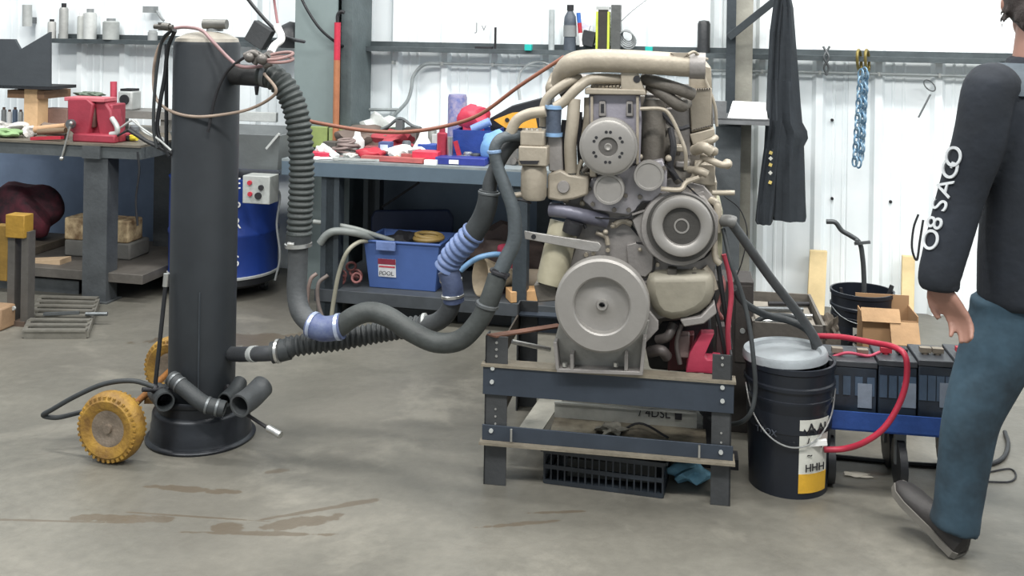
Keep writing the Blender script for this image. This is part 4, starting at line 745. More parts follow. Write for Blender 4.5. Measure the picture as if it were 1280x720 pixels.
T = Thing(W, 'clamp_lamp', 'round black lamp hood beside the steel column', 'lamp', W.w(358, 55, -.35)); m = MB(); m.lathe([(.001, .1), (.04, .09), (.08, .04), (.09, 0), (.085, 0), (.075, .03), (.001, .07)], W.w(362, 48, -.35), (.4, .2, 1)); m.bb(W.w(352, 60, -.35).x, W.w(369, 60, -.35).x, -.36, -.3, W.w(360, 60, -.35).z, W.w(360, 40, -.35).z); T.part('hood', m, mat('#232629', .5)); m = MB(); m.bar(W.w(360, 56, -.3), W.w(352, 53, -.14), .02, .02); T.part('arm', m, DK)

# ================================================================== LEFT WORKBENCH
p0 = W.fl(118, 378); YL = p0.y; zL = W.w(118, 179, YL).z; xR = W.w(178, 185, YL).x; xL = W.w(-70, 185, YL).x
T = Thing(W, 'workbench', 'left grey steel workbench with a red vise bolted on top', 'workbench', V((xL + xR) / 2, YL + .3, 0))
LB_back = -.2
m = MB(); m.bb(xL, xR, YL - .02, -.036, zL - .012, zL); T.part('top', m, mat('#7b7468', .5, .3, .3, 8), label='worn steel bench top')
m = MB(); m.bb(xL, xR, YL - .01, YL, zL - .075, zL - .012); m.bb(xR - .01, xR, YL, LB_back, zL - .075, zL - .012); T.part('apron', m, mat('#5b6062', .5, .3))
a_, b_, _, _ = rect(W, 103, 300, 133, 340, YL)
for x0_, y0_ in ((a_, YL), (a_, LB_back - .12), (xL, YL), (xR - .1, LB_back - .12)):
    m = MB(); m.bb(x0_, x0_ + (b_ - a_), y0_, y0_ + .1, 0, zL - .075); l_ = T.part('leg', m, mat('#54585b', .5, .3)); m = MB(); m.bb(x0_ - .02, x0_ + b_ - a_ + .02, y0_ - .02, y0_ + .12, 0, .008); T.part('foot_plate', m, STL, parent=l_)
m = MB(); m.bb(xL - 1.2, xR - .02, -.06, -.04, .02, zL - .014); T.part('added_panel', m, mat('#8395b0', .6, .1, .2, 3), label='blue grey sheet added for the shaded bluish wall')  # added sheet; its colour holds under-bench shade and the wall's bluish cast
zsl = W.w(70, 336, YL + .02).z
m = MB(); m.bb(xL, xR, YL + .02, LB_back, zsl - .05, zsl); T.part('lower_shelf', m, mat('#5e5a55', .6, .2, .3), bevel=.002)
a_, b_, c_, d_ = rect(W, 104, 179, 126, 198, YL - .02); m = MB(); m.bb(a_, b_, YL - .03, YL - .01, c_, zL - .013); T.part('vise_plate', m, mat('#54585a', .5, .3))
def on(f, y, z, name, label, cat, x0, y0, x1, mt, dep=.08, group=None, bevel=.003):   # box standing on a top, px top y0, width x0..x1
    a = f.w(x0, y0, y); b2 = f.w(x1, y0, y); m = MB(); m.bb(a.x, b2.x, y, y + dep, z, max(a.z, z + .01)); return solo(f, name, label, cat, m, mt, group, bevel)
def canon(f, y, z, name, label, cat, xc, hw, y0, mt, prof=None, cap=None, group=None):
    k = f.sc(xc, y0, y); r = hw * k; t = f.w(xc, y0, y); h = max(t.z - z, .01); T = Thing(f, name, label, cat, V(t.x, y, z), group)
    m = MB(); m.lathe([(p[0] * r, p[1] * h) for p in (prof or [(.001, 0), (1, 0), (1, .82), (.8, .88)] + ([(.8, .88), (.001, .88)] if cap else [(.8, 1), (.001, 1)]))], (t.x, y, z), seg=20); b2 = T.part('body', m, mt)
    if cap: m = MB(); m.cyl((t.x, y, z + h * .87), (t.x, y, z + h), r * .55, seg=14); T.part('cap', m, cap)
    return T, V(t.x, y, z), r, h
# vise
yv = YL + .08; kv = W.sc(110, 150, yv)
T = Thing(W, 'bench_vise', 'large red bench vise with steel handle on the left workbench', 'vise', V(W.w(112, 178, yv).x, yv + .05, zL))
def vb(x0, y0, x1, y1, ya, yb2, name, mt, parent=None, bevel=.008, z0=None):
    a, b2, c, d = rect(W, x0, y0, x1, y1, ya); m = MB(); m.bb(a, b2, ya, yb2, z0 if z0 is not None else c, d); return T.part(name, m, mt, parent, bevel=bevel)
VR = mat('#983544', .5, .05, .2, 10, .1, name='vise_red')
vb(90, 168, 143, 178, yv - .06, yv + .16, 'base', VR, z0=zL)
vb(112, 130, 140, 172, yv + .02, yv + .15, 'fixed_jaw', VR)
m = MB(); m.prism([W.w(x, y, yv - .03) for x, y in ((84, 124), (108, 123), (116, 130), (113, 150), (110, 168), (96, 172), (84, 160))], (0, .13, 0)); T.part('moving_jaw', m, VR, bevel=.008)
vb(80, 122, 130, 127, yv - .02, yv + .1, 'jaw_anvil', mat('#c76a74', .5), bevel=.003)
vb(112, 133, 118, 160, yv - .01, yv + .02, 'jaw_gap', mat('#5a3c36', .6))
m = MB(); m.prism([W.w(x, y, yv + .0) for x, y in ((118, 124), (130, 126), (138, 138), (141, 156), (143, 170), (124, 172), (120, 150))], (0, .1, 0)); T.part('ribbed_neck', m, VR, bevel=.01)
sc1 = W.w(90, 155, yv - .07); m = MB(); m.cyl(W.w(90, 155, yv - .02), sc1, .018); m.cyl(sc1, sc1 + V(0, -.02, 0), .026); scw = T.part('screw', m, STL)
m = MB(); m.cyl(W.w(88, 158, yv - .1), W.w(77, 198, yv - .1), .006); T.part('handle', m, CHR, parent=scw); m = MB(); m.ball(W.w(77, 198, yv - .1), .013); m.ball(W.w(89, 154, yv - .1), .012); T.part('handle_ball', m, CHR, parent=scw)
m = MB(); m.tube(pts(W, [(140, 148, yv), (146, 158, yv - .03), (146, 166, yv - .03), (138, 168, yv - .03)]), .014, 10); T.part('lock_lever', m, GRYL)
# things on the left bench
m = MB(); m.bb(xL, W.w(62, 120, -.45).x, -.5, -.25, W.w(30, 122, -.45).z, W.w(30, 112, -.45).z); solo(W, 'wall_shelf', 'brown wooden shelf board below the dark sheet at far left', 'shelf', m, mat('#8a6a50', .7)) 
on(W, -.5, zL, 'wood_post', 'upright pale wood block standing at the left end of the bench', 'wood', 30, 111, 47, mat('#dcb78c', .7, 0, .15), .1)
T = Thing(W, 'dark_metal_sheet', 'large dark folded metal sheet at the upper left corner', 'sheet', W.w(30, 108, -.55)); m = MB()
m.prism([W.w(x, y, -.55) for x, y in ((-60, 48), (18, 49), (25, 62), (62, 40), (62, 109), (-60, 111))], (0, .02, 0)); T.part('panel', m, mat('#474c51', .6, .2, .15, 4)); m = MB(); m.bb(W.w(-60, 109, -.55).x, W.w(62, 109, -.55).x, -.55, -.3, W.w(20, 111, -.55).z, W.w(20, 107, -.55).z); T.part('bottom_lip', m, DK)
for i, (x0_, mt_) in enumerate(((1, GRY), (8, WHT), (15, mat('#5d6f86')), (22, GRYL))):
    canon(W, -.4, zL, 'small_jar', ('grey small jar, leftmost in the row on the left bench', 'white small jar second in the row on left bench', 'bluish small jar third in the row on left bench', 'pale small jar fourth, beside the wood block')[i], 'jar', x0_ + 4, 3, 134 + i % 2 * 3, mt_, cap=BRN, group='jars at the left end of the bench')
canon(W, -.42, zL, 'red_can', 'small red can beside the pale wood block', 'can', 49.5, 4.5, 137, RED)
on(W, -.4, zL, 'brown_box', 'dull brown box on the left bench behind the vise', 'box', 55, 135, 84, mat('#8a6f66', .7))
m = MB(); m.cyl(W.w(44, 162, YL + .1), W.w(82, 157, YL + .1), .02, .014); solo(W, 'wooden_handle', 'pale wooden tool handle lying left of the red vise', 'tool', m, mat('#cfa882', .6))
m = MB(); m.cyl(W.w(48, 165, YL + .06), W.w(82, 163, YL + .06), .016); solo(W, 'brown_bar', 'brown round bar lying under the wooden handle', 'bar', m, mat('#7c6a54', .6))
m = MB(); m.bar(W.w(40, 173, YL + .02), W.w(78, 172, YL + .02), .03, .016); solo(W, 'red_tool', 'thin red tool on the bench front edge left of vise', 'tool', m, RED)
m = MB(); m.heap(W.w(10, 166, YL + .08), .05, (1.8, 1, .45), .3, 31); solo(W, 'work_glove', 'green rag heap at the left end of the workbench', 'glove', m, mat('#8fae7c', .8))
m = MB(); m.heap(W.w(14, 160, YL + .22), .06, (1.8, 1, .5), .5, 32); m.heap(W.w(36, 166, YL + .12), .035, (1, 1, 1), .5, 33); solo(W, 'plastic_wrap', 'crumpled whitish plastic heap at the left end of workbench', 'wrap', m, mat('#d6d2cd', .5, 0, .35, 30))
m = MB(); m.cyl(W.w(142, 130, -.35), W.w(142, 102, -.35), .02); m.cyl(W.w(142, 178, -.35), W.w(142, 130, -.35), .026); solo(W, 'red_bottle', 'slender red tube standing behind the vise', 'bottle', m, mat('#c04a5c'))
T = Thing(W, 'small_motor', 'small grey mechanical unit on the shelf right of the vise', 'motor', W.w(155, 137, -.4)); zz = W.w(155, 138, -.4).z
m = MB(); a_, b_, c_, d_ = rect(W, 147, 112, 165, 137, -.4); m.bb(a_, b_, -.4, -.3, zz, d_ - .01); T.part('housing', m, GRYL, bevel=.01); m = MB(); m.cyl(V((a_ + b_) / 2, -.41, (c_ + d_) / 2), V((a_ + b_) / 2, -.4, (c_ + d_) / 2), .03); T.part('dark_port', m, DK); m = MB(); m.bb(a_ + .01, b_ - .01, -.39, -.31, d_ - .01, d_ + .004); T.part('lid', m, DK)
m = MB(); a_, b_, c_, d_ = rect(W, 128, 138, 216, 148, -.4); m.bb(a_, b_, -.42, -.2, c_, zz); m.bb(a_ + .05, a_ + .08, -.4, -.25, zL, c_); m.bb(b_ - .08, b_ - .05, -.4, -.25, zL, c_); solo(W, 'bench_riser', 'grey steel riser shelf at the back of the left bench', 'shelf', m, mat('#8b8985', .5, .3))
m = MB(); m.heap(W.w(112, 118, -.4), .04, (2.2, 1, .4), .4, 35); m.bb(W.w(104, 122, -.4).x, W.w(122, 122, -.4).x, -.42, -.36, zL, W.w(112, 120, -.4).z); solo(W, 'green_tool', 'dull green tool behind the top of the vise', 'tool', m, mat('#6c7a6c', .6))
for i, (P, lb_, mt_) in enumerate((([(150, 160, YL + .1), (168, 150, YL + .1), (180, 165, YL + .1), (195, 172, YL + .1)], 'pale thin wire on the left bench right of the vise', GRYL), ([(146, 170, YL + .05), (165, 163, YL + .05), (185, 176, YL + .02), (205, 180, YL)], 'black cord on the bench right of the vise', BLK), ([(172, 190, YL - .03), (174, 215, YL - .03), (170, 250, YL - .03), (172, 282, YL - .03)], 'black cord hanging down from the right end of left bench', BLK))):
    cable(W, 'utility_cable', lb_, P, .006, mt_, 'cord')
for i, (px, py, mt_, lb_) in enumerate(((150, 165, GRYL, 'small bright fitting right of the vise'), (158, 170, DK, 'small dark fitting right of the vise'), (168, 164, mat('#d6c53c'), 'small yellow clip on the left bench'), (200, 172, GRYL, 'pale spanner near the bench right end'))):
    m = MB(); p = W.w(px, py, YL + .15); m.cyl(V(p.x - .02, p.y, zL + .018), V(p.x + .03, p.y - .02, zL + .018), .018, .012, seg=12); solo(W, 'small_fitting', lb_, 'fitting', m, mt_)
# under the left bench
m = MB(); m.heap(W.w(28, 262, -.55), .22, (1.15, .7, .75), .25, 41, 4); solo(W, 'red_cloth_heap', 'dark red cloth heap on the left bench lower shelf', 'cloth', m, mat('#6b2c3a', .85, 0, .5, 6, .2, h2='#2a2026'))
m = MB(); a_, b_, c_, d_ = rect(W, -30, 290, 62, 300, -.6); m.bb(a_, b_, -.75, -.35, zsl, c_); solo(W, 'storage_box', 'shaded brown box under the red cloth heap', 'box', m, mat('#5a5248', .7), bevel=.004)
m = MB(); a_, b_, c_, d_ = rect(W, 80, 300, 103, 332, YL + .3); m.bb(a_, b_ + .3, YL + .3, YL + .5, zsl, d_); solo(W, 'grey_block', 'grey concrete like block on the lower shelf behind bench leg', 'block', m, mat('#6b6a66', .8), bevel=.01)
zz = d_; m = MB(); a_, b_, c_, d_ = rect(W, 80, 274, 160, 300, YL + .3); m.bb(a_, b_, YL + .3, YL + .45, zz, d_); solo(W, 'stained_carton', 'pale stained carton lying on the grey block behind bench leg', 'carton', m, mat('#c9b48f', .8, 0, .5, 12, .2, h2='#6c553c'), bevel=.01)
m = MB(); m.bar(W.w(36, 328, YL + .15), W.w(82, 326, YL + .15), .1, .03); solo(W, 'wood_scrap', 'pale thin board lying on the lower shelf of left bench', 'board', m, mat('#b59d80', .7))
m = MB(); a_, b_, c_, d_ = rect(W, -40, 352, 84, 372, YL + .02); m.bb(a_, b_, YL + .12, YL + .13, 0.0, d_); m.bb(a_, b_, YL + .12, YL + .3, d_ - .006, d_); m.bb(a_, b_, YL + .29, YL + .3, 0, d_); solo(W, 'steel_channel', 'grey steel channel lying on the floor under the left bench', 'steel', m, STL)
m = MB(); a_, b_, c_, d_ = rect(W, 168, 192, 214, 330, YL + .35); m.bb(xR + .015, xR + .2, YL + .35, -.3, 0, d_); solo(W, 'dark_cabinet', 'dark steel cabinet between the left bench and cylinder', 'cabinet', m, mat('#34383d', .6, .2), bevel=.004)
# yellow jack stand
pj = W.fl(24, 408); T = Thing(W, 'jack_stand', 'yellow topped grey steel stand at the far left floor edge', 'stand', pj); yj = pj.y
a_, b_, c_, d_ = rect(W, 10, 268, 38, 297, yj); m = MB(); m.bb(a_, b_ - .02, yj - .02, yj + .05, c_, d_); T.part('head', m, mat('#a07c2c', .6, .1, .3), bevel=.004)
m = MB(); m.bb(a_ - .08, a_, yj + .0, yj + .05, c_ - .22, d_ - .06); T.part('yellow_arm', m, mat('#86692c', .6, .1, .3), bevel=.004)
for x in (14, 31): p = W.w(x, 350, yj); m = MB(); m.bb(p.x - .022, p.x + .018, yj, yj + .05, 0, c_ + .03); T.part('post', m, mat('#5f5c58', .5, .3))
m = MB(); m.bb(a_ - .05, b_ - .02, yj - .005, yj + .06, .0, .025); T.part('foot', m, mat('#5a4c42', .6)); m = MB(); p = W.w(18, 385, yj - .01); m.cyl(p, p + V(0, -.01, 0), .01); T.part('bolt', m, GRYL)
m = MB(); p = W.w(2, 385, yj - .05); m.bb(p.x - .12, p.x + .035, p.y - .05, p.y + .06, 0, .11); solo(W, 'toolbox', 'small box with tan lid and pink stripe at the left frame edge', 'toolbox', m, mat('#94795e', .6), bevel=.01)
# floor grate
A, B_, C_, D4 = W.fl(30, 423), W.fl(108, 423), W.fl(122, 382), W.fl(50, 380)
T = Thing(W, 'floor_grate', 'silver slatted metal grate lying on the floor before the left bench', 'grate', (A + C_) / 2); hG = .04
SL = mat('#97948b', .4, .6, .3, 12)
for i in range(8):
    t = i / 7; p, q_ = A.lerp(D4, t), B_.lerp(C_, t); m = MB(); m.bar(p + V(0, 0, hG), q_ + V(0, 0, hG), .034, .008); T.part('slat', m, SL)
m = MB(); m.bar(A + V(0, 0, hG / 2), B_ + V(0, 0, hG / 2), .008, hG); T.part('frame_bar', m, SL); m = MB(); m.bar(D4 + V(0, 0, hG / 2), C_ + V(0, 0, hG / 2), .008, hG); T.part('frame_bar', m, SL)
for p, q_ in ((A, D4), (B_, C_)): m = MB(); m.bar(p + V(0, 0, hG / 2), q_ + V(0, 0, hG / 2), .02, hG * .8); T.part('frame_bar', m, SL)
m = MB(); p = (A + D4) / 2; m.bar(p + V(.1, -.05, hG + .012), p + V(.25, .02, hG + .012), .02, .012); m.cyl(p + V(.3, .0, hG + .014), p + V(.4, .03, hG + .014), .01); solo(W, 'loose_bracket', 'small steel bracket lying on the floor grate', 'bracket', m, STL)
# girt top, left
zg = zg1
def gcan(px, hw, y0, mt, label, name='spray_can', cat='bottle', cap=None, prof=None, zz=None, grp=None): return canon(W, -.1, zz if zz is not None else zg1, name, label, cat, px, hw, y0, mt, cap=cap, prof=prof, group=grp)
gcan(80, 5.5, 4, mat('#a8a9a6', .5, .2), 'tall grey can on left girt with a reddish base', cap=DK); gcan(102, 5, 16, mat('#b9bcb8', .5), 'narrow pale bottle on left girt', cap=WHT); gcan(113, 8, 11, mat('#c3c6c4', .45), 'round shouldered silver bottle on left girt', 'bottle', cap=GRY)
gcan(139, 10, 23, mat('#a9adab', .5), 'wide grey jar with small spout on left girt', 'jar', 'jar', cap=GRY); gcan(65, 5, 24, mat('#b9b9b6', .5), 'small pale trigger bottle at the left end of girt', 'spray_bottle', cap=DK); gcan(191, 6, 38, mat('#a0a4a4'), 'low grey can on left girt near the cylinder', cap=None)
T = Thing(W, 'round_gauge', 'grey cylindrical canister fixed high on wall at upper left', 'canister', W.w(34, 33, -.06)); m = MB(); p = W.w(34, 33, -.1); m.cyl(p, W.w(34, 6, -.1), .03); T.part('body', m, GRYL); m = MB(); m.bb(p.x - .02, p.x + .02, -.08, -.032, p.z + .02, p.z + .06); T.part('bracket', m, STL)
T = Thing(W, 'wall_bracket', 'small dark bracket and hook on the wall above the left girt', 'bracket', W.w(192, 20, -.03)); m = MB(); m.bb(W.w(185, 15, -.03).x, W.w(198, 15, -.03).x, -.09, -.0325, W.w(190, 16, -.03).z, W.w(190, 8, -.03).z); m.tube(pts(W, [(196, 14, -.06), (201, 22, -.08), (205, 26, -.08)]), .008, 8); T.part('plate', m, GRY)

# ================================================================== BLUE BARREL WITH BASIN
yb_ = W.fl(320, 378).y + .2; T = Thing(W, 'parts_washer', 'blue barrel parts washer with grey basin behind the tall cylinder', 'machine', V(W.w(278, 370, yb_).x, yb_, 0)); k = W.sc(278, 300, yb_); ob = V(W.w(279, 370, yb_).x, yb_, 0); Rb = 67 * k
zbb, zbt = W.w(300, 357, yb_ - Rb).z, W.w(300, 218, yb_).z
m = MB(); m.lathe([(.001, zbb), (Rb * .98, zbb), (Rb, zbb + .015), (Rb * .985, zbb + .03), (Rb * .985, zbb + .22), (Rb, zbb + .23), (Rb, zbb + .245), (Rb * .985, zbb + .255), (Rb * .985, zbt - .02), (Rb, zbt), (.001, zbt)], ob, seg=48); bar_ = T.part('barrel', m, BLUE)
m = MB(); m.lathe([(Rb, zbb), (Rb * 1.02, zbb + .004), (Rb * 1.02, zbb + .014), (Rb, zbb + .018)], ob, seg=48); T.part('bottom_ring', m, GRYL)
m = MB(); m.lathe([(.001, zbb - .05), (Rb * .9, zbb - .05), (Rb * 1.02, zbb - .03), (Rb * 1.02, zbb - .001), (.001, zbb - .001)], ob, seg=40); T.part('dolly', m, BLK)
for a_ in (.5, 1.8, 3.4, 5.2):
    c_ = ob + V(Rb * .75 * sin(a_), -Rb * .75 * cos(a_), 0); r_ = (zbb - .05) * .42
    if r_ > .01: m = MB(); m.cyl(c_ + V(-.015, 0, r_), c_ + V(.015, 0, r_), r_, seg=14); cs = T.part('caster', m, BLK); m = MB(); m.bb(c_.x - .02, c_.x + .02, c_.y - .015, c_.y + .015, r_, zbb - .05); T.part('fork', m, STL, parent=cs)
def aat(px, R): 
    # angle on barrel that projects to px
    best = min(range(-90, 91), key=lambda d: abs((lambda w: 640 + FPX * w.x / w.y)(W.M @ (ob + V(R * sin(radians(d)), -R * cos(radians(d)), 0))) - px)); return radians(best)
for t_, py in (('E', 232), ('P', 262), ('R', 282), ('S', 330)):
    a_ = aat(300, Rb); wrap_text(T, t_, .085, ob, Rb * .985 + .003, a_, W.w(300, py, yb_ - Rb * .9).z, WHT, parent=bar_)
zq0 = W.w(320, 213, yb_ - .25).z; zq1 = W.w(320, 168, yb_ - .25).z
def basin(x0, x1, y0, y1, z0, z1, sh):
    m = MB(); R1 = [V(x0 + sh, y0 + .06, z0), V(x1 - sh, y0 + .06, z0), V(x1 - sh, y1 - .03, z0), V(x0 + sh, y1 - .03, z0)]; R2 = [V(x0, y0, z1), V(x1, y0, z1), V(x1, y1, z1), V(x0, y1, z1)]
    i_ = .012; R3 = [p + V(sx * i_, sy * i_, 0) for p, sx, sy in zip(R2, (1, -1, -1, 1), (1, 1, -1, -1))]; R4 = [p + V(sx * i_, sy * i_, .015) for p, sx, sy in zip(R1, (1, -1, -1, 1), (1, 1, -1, -1))]
    m.rings([R1, R2, R3, R4]); return m
m = basin(W.w(214, 200, yb_ - .25).x, W.w(352, 168, yb_ - .25).x, yb_ - .27, yb_ + .25, max(zq0, zbt), zq1, .04); T.part('basin', m, mat('#7e8384', .5, .3, .15, 5), label='grey sheet steel basin')
m = MB(); p1, p2 = W.w(333, 186, yb_ - .28), W.w(349, 167, yb_ - .28); m.bar(p1, p2, .012, .012); T.part('lid_strut', m, GRYL)
a_, b_, c_, d_ = rect(W, 303, 220, 337, 255, yb_ - Rb - .05); m = MB(); m.bb(a_, b_, yb_ - Rb - .05, yb_ - Rb + .06, c_, d_); cb = T.part('control_box', m, mat('#aeb2af', .5, .1), label='pale grey control box', bevel=.004)
for dx, dz, mt_, r_ in ((.28, .75, RED, .012), (.3, .35, RED, .012), (.7, .6, DK, .014), (.6, .3, DK, .018)):
    m = MB(); p = V(a_ + (b_ - a_) * dx, yb_ - Rb - .05, c_ + (d_ - c_) * dz); m.cyl(p, p + V(0, -.012, 0), r_, seg=12); T.part('button', m, mt_, parent=cb)
m = MB(); m.tube(pts(W, [(342, 230, yb_ - .2), (350, 245, yb_ - .2), (346, 280, yb_ - .22), (350, 320, yb_ - .22), (344, 350, yb_ - .2)]), .006, 8); T.part('cord', m, GRY)
a_, b_, c_, d_ = rect(W, 292, 140, 345, 166, -.25); m = MB(); m.bb(a_, b_, -.25, -.22, zq1 + .01, d_); solo(W, 'washer_lid', 'pale raised lid panel behind the grey basin', 'lid', m, mat('#c6cac8', .5), bevel=.003)

# ================================================================== CENTRE WORKBENCH
YC = -.95; zC = W.w(500, 205, YC).z; xa, xb = W.w(352, 200, YC).x, W.w(885, 240, YC).x
T = Thing(W, 'workbench', 'long blue grey steel workbench behind the engine, loaded with tools', 'workbench', V((xa + xb) / 2, -.6, 0))
m = MB(); m.bb(xa, xb, YC, -.036, zC - .012, zC); T.part('top', m, mat('#9aa3a6', .45, .4))
m = MB(); m.bb(xa, xb, YC, YC + .01, W.w(500, 226, YC).z, zC - .012); T.part('apron', m, BENCH, bevel=.002)
m = MB(); m.bb(xa + .02, xb - .02, -.06, -.04, .02, zC - .014); T.part('added_panel', m, mat('#8796a8', .6, .1, .2, 3), label='slate blue sheet added for the shaded bluish wall')  # added sheet, tinted for the shade and blue tone below the bench
zS = W.w(560, 374, YC).z; zS0 = W.w(560, 390, YC).z; xs0 = W.w(392, 362, YC).x
m = MB(); m.bb(xs0, xb, YC + .01, -.25, zS0, zS); T.part('lower_shelf', m, BENCHD, bevel=.002)
for x in (W.w(405, 300, YC).x, W.w(455, 300, -.3).x, W.w(640, 300, YC).x, xb - .08):
    for y in (YC + .02, -.32):
        m = MB(); m.bb(x, x + .07, y, y + .07, 0, zC - .012); T.part('leg', m, mat('#3e464c', .5, .3))
m = MB(); m.bar(W.w(458, 272, -.3), W.w(524, 228, -.3), .012, .012); T.part('diagonal_brace', m, DK)
def ob_(*a, **k): return on(W, a[0], zC, *a[1:], **k)
def cb_(*a, **k): return canon(W, a[0], zC, *a[1:], **k)
ob_(-.45, 'parts_bin', 'translucent green parts bin at the left end of centre bench', 'bin', 386, 158, 409, GRN, .15); ob_(-.45, 'parts_bin', 'second translucent green parts bin, right of the first', 'bin', 411, 160, 430, mat('#97a56e', .5, 0, .2, 10), .15)
ob_(-.9, 'red_tray', 'small red tray at the left front of the centre bench', 'tray', 386, 190, 411, mat('#c0304c', .5), .1)
m = MB(); p = W.w(404, 190, -.82); m.heap(V(p.x, p.y, zC + .03), .05, (.9, .9, .7), .3, 51); m.bar(V(p.x + .03, -.86, zC + .05), V(p.x + .11, -.9, zC + .015), .03, .02); solo(W, 'white_rag', 'white rag with a pale strip beside the red tray', 'rag', m, WHT)
m = MB(); p = W.w(434, 190, -.7)
for i in range(7): m.torus(V(p.x + random.uniform(-.02, .02), p.y + random.uniform(-.02, .02), zC + .012 + i * .011), .075 - i * .006, .007, (random.uniform(-.2, .2), random.uniform(-.2, .2), 1))
solo(W, 'wire_coil', 'brownish coil of wire on the centre bench', 'coil', m, mat('#857672', .6))
T_, o2, r2, h2 = cb_(-.6, 'white_bottle', 'white squeeze bottle between the wire coil and dark box', 'bottle', 447, 9, 163, WHT, prof=[(.001, 0), (.9, 0), (1, .1), (1, .55), (.5, .75), (.35, 1), (.001, 1)])
ob_(-.55, 'brown_box', 'brown box behind the small blue and white carton', 'box', 456, 168, 482, mat('#7c655c', .7), .1); ob_(-.35, 'dark_box', 'dark narrow box at the back of the centre bench', 'box', 438, 155, 461, mat('#4d5552', .6), .08)
T = Thing(W, 'small_carton', 'small blue and white carton on the centre bench', 'carton', V(W.w(480, 178, -.75).x, -.7, zC)); a_, b_, c_, d_ = rect(W, 473, 178, 487, 190, -.75); m = MB(); m.bb(a_, b_, -.75, -.69, zC, d_); T.part('box', m, mat('#4c5c8c', .5)); m = MB(); m.bb(a_ + .01, b_ - .01, -.752, -.75, zC + .02, d_ - .012); T.part('printed_panel', m, mat('#c9def2', .5))
m = MB(); p = W.w(462, 188, -.8); m.heap(V(p.x, -.8, zC + .025), .06, (1.3, .8, .5), .4, 52); solo(W, 'red_rag', 'crumpled red rag in front of the blue and white carton', 'rag', m, RED)
m = MB(); m.bar(V(W.w(452, 196, -.9).x, -.88, zC + .015), V(W.w(530, 200, -.9).x, -.9, zC + .015), .05, .022); m.bar(V(W.w(500, 196, -.88).x, -.85, zC + .03), V(W.w(525, 200, -.9).x, -.85, zC + .03), .03, .02); solo(W, 'pipe_wrench', 'long dusty red tool along the bench front edge', 'tool', m, mat('#b0605e', .6, .1, .3))
m = MB(); p = W.w(503, 186, -.75); m.heap(V(p.x, -.75, zC + .03), .07, (1.2, .9, .55), .35, 53); solo(W, 'white_rag', 'crumpled white rag in the middle of the centre bench', 'rag', m, WHT)
cb_(-.6, 'white_funnel', 'white upturned funnel between white rag and red jack', 'funnel', 529, 17, 164, WHT, prof=[(.001, 0), (1, 0), (1, .12), (.35, .75), (.2, 1), (.001, 1)])
ob_(-.45, 'steel_casting', 'grey casting on the bench behind the middle white rag', 'casting', 488, 163, 520, mat('#6d6a66', .6, .3), .1); m = MB(); p = W.w(500, 166, -.4); m.tube(pts(W, [(470, 165, -.4), (485, 158, -.4), (500, 148, -.4), (515, 157, -.4), (525, 160, -.4)]), .009, 8); m.bb(p.x - .02, p.x + .02, -.42, -.38, zC, W.w(500, 150, -.4).z); solo(W, 'bent_rod', 'bent dark rod rising above the grey casting', 'rod', m, mat('#5d6264'))
m = MB(); p = W.w(475, 168, -.3); m.heap(V(p.x, -.3, zC + .09), .1, (1.2, .6, .95), .3, 54); solo(W, 'plastic_bag', 'pale plastic bag at the back of the centre bench', 'bag', m, mat('#c9cecb', .5))
ob_(-.65, 'blue_case', 'small blue case behind the bright red box', 'case', 522, 180, 545, mat('#2c4a9c', .5), .07); ob_(-.88, 'red_box', 'bright red box on the front edge left of the red jack', 'box', 515, 189, 547, mat('#d03a52', .5), .09)
on(W, -.93, zC, 'white_card', 'small white card under the red box at the bench edge', 'card', 530, 200, 545, WHT, .03, bevel=0)
# bottle jack
T, o2, r2, h2 = cb_(-.8, 'bottle_jack', 'red bottle jack with silver body on the centre bench', 'jack', 553, 6.5, 158, mat('#a8384a', .45, .2), prof=[(.001, 0), (1.6, 0), (1.6, .1), (1, .14), (1, .8), (.6, .84), (.55, 1), (.001, 1)])
m = MB(); m.cyl(o2 + V(.045, -.01, .0), o2 + V(.045, -.01, h2 * .72), .016); T.part('silver_cylinder', m, CHR); m = MB(); m.bar(o2 + V(.07, 0, h2 * .6), o2 + V(.1, 0, .01), .02, .02); T.part('leg', m, RED)
ob_(-.9, 'organizer_tray', 'flat indigo blue tray with white label at the bench edge', 'tray', 544, 196, 606, mat('#2c3888', .45), .16)
a_, b_, c_, d_ = rect(W, 561, 200, 573, 205, -.905); m = MB(); m.bb(a_, b_, -.904, -.901, c_, d_); solo(W, 'price_tag', 'white sticker on the front of the indigo tray', 'sticker', m, WHT)
T = Thing(W, 'blue_toolbox', 'open blue toolbox on the centre bench beside the engine', 'toolbox', V(W.w(590, 190, -.72).x, -.6, zC)); a_, b_, c_, d_ = rect(W, 566, 163, 618, 190, -.72); TB = mat('#26428c', .45)
for q_ in ((a_, b_, -.72, -.712), (a_, b_, -.5, -.492), (a_, a_ + .008, -.712, -.5), (b_ - .008, b_, -.712, -.5)): m = MB(); m.bb(q_[0], q_[1], q_[2], q_[3], zC, d_); T.part('side', m, TB)
m = MB(); m.bb(a_, b_, -.72, -.492, zC, zC + .01); T.part('floor_panel', m, TB)
m = MB(); m.bb(a_ + .01, b_ - .01, -.71, -.5, d_ - .06, d_ - .03); T.part('inner_tray', m, mat('#4f86c8', .5))
zt2 = d_ - .03
canon(W, -.42, zC, 'blue_canister', 'dark blue labelled canister behind the red bag', 'canister', 572, 12, 118, mat('#54629c', .45, 0, .35, 26, h2='#9c94a8'), prof=[(.001, 0), (1, 0), (1, .95), (.9, 1), (.001, 1)])
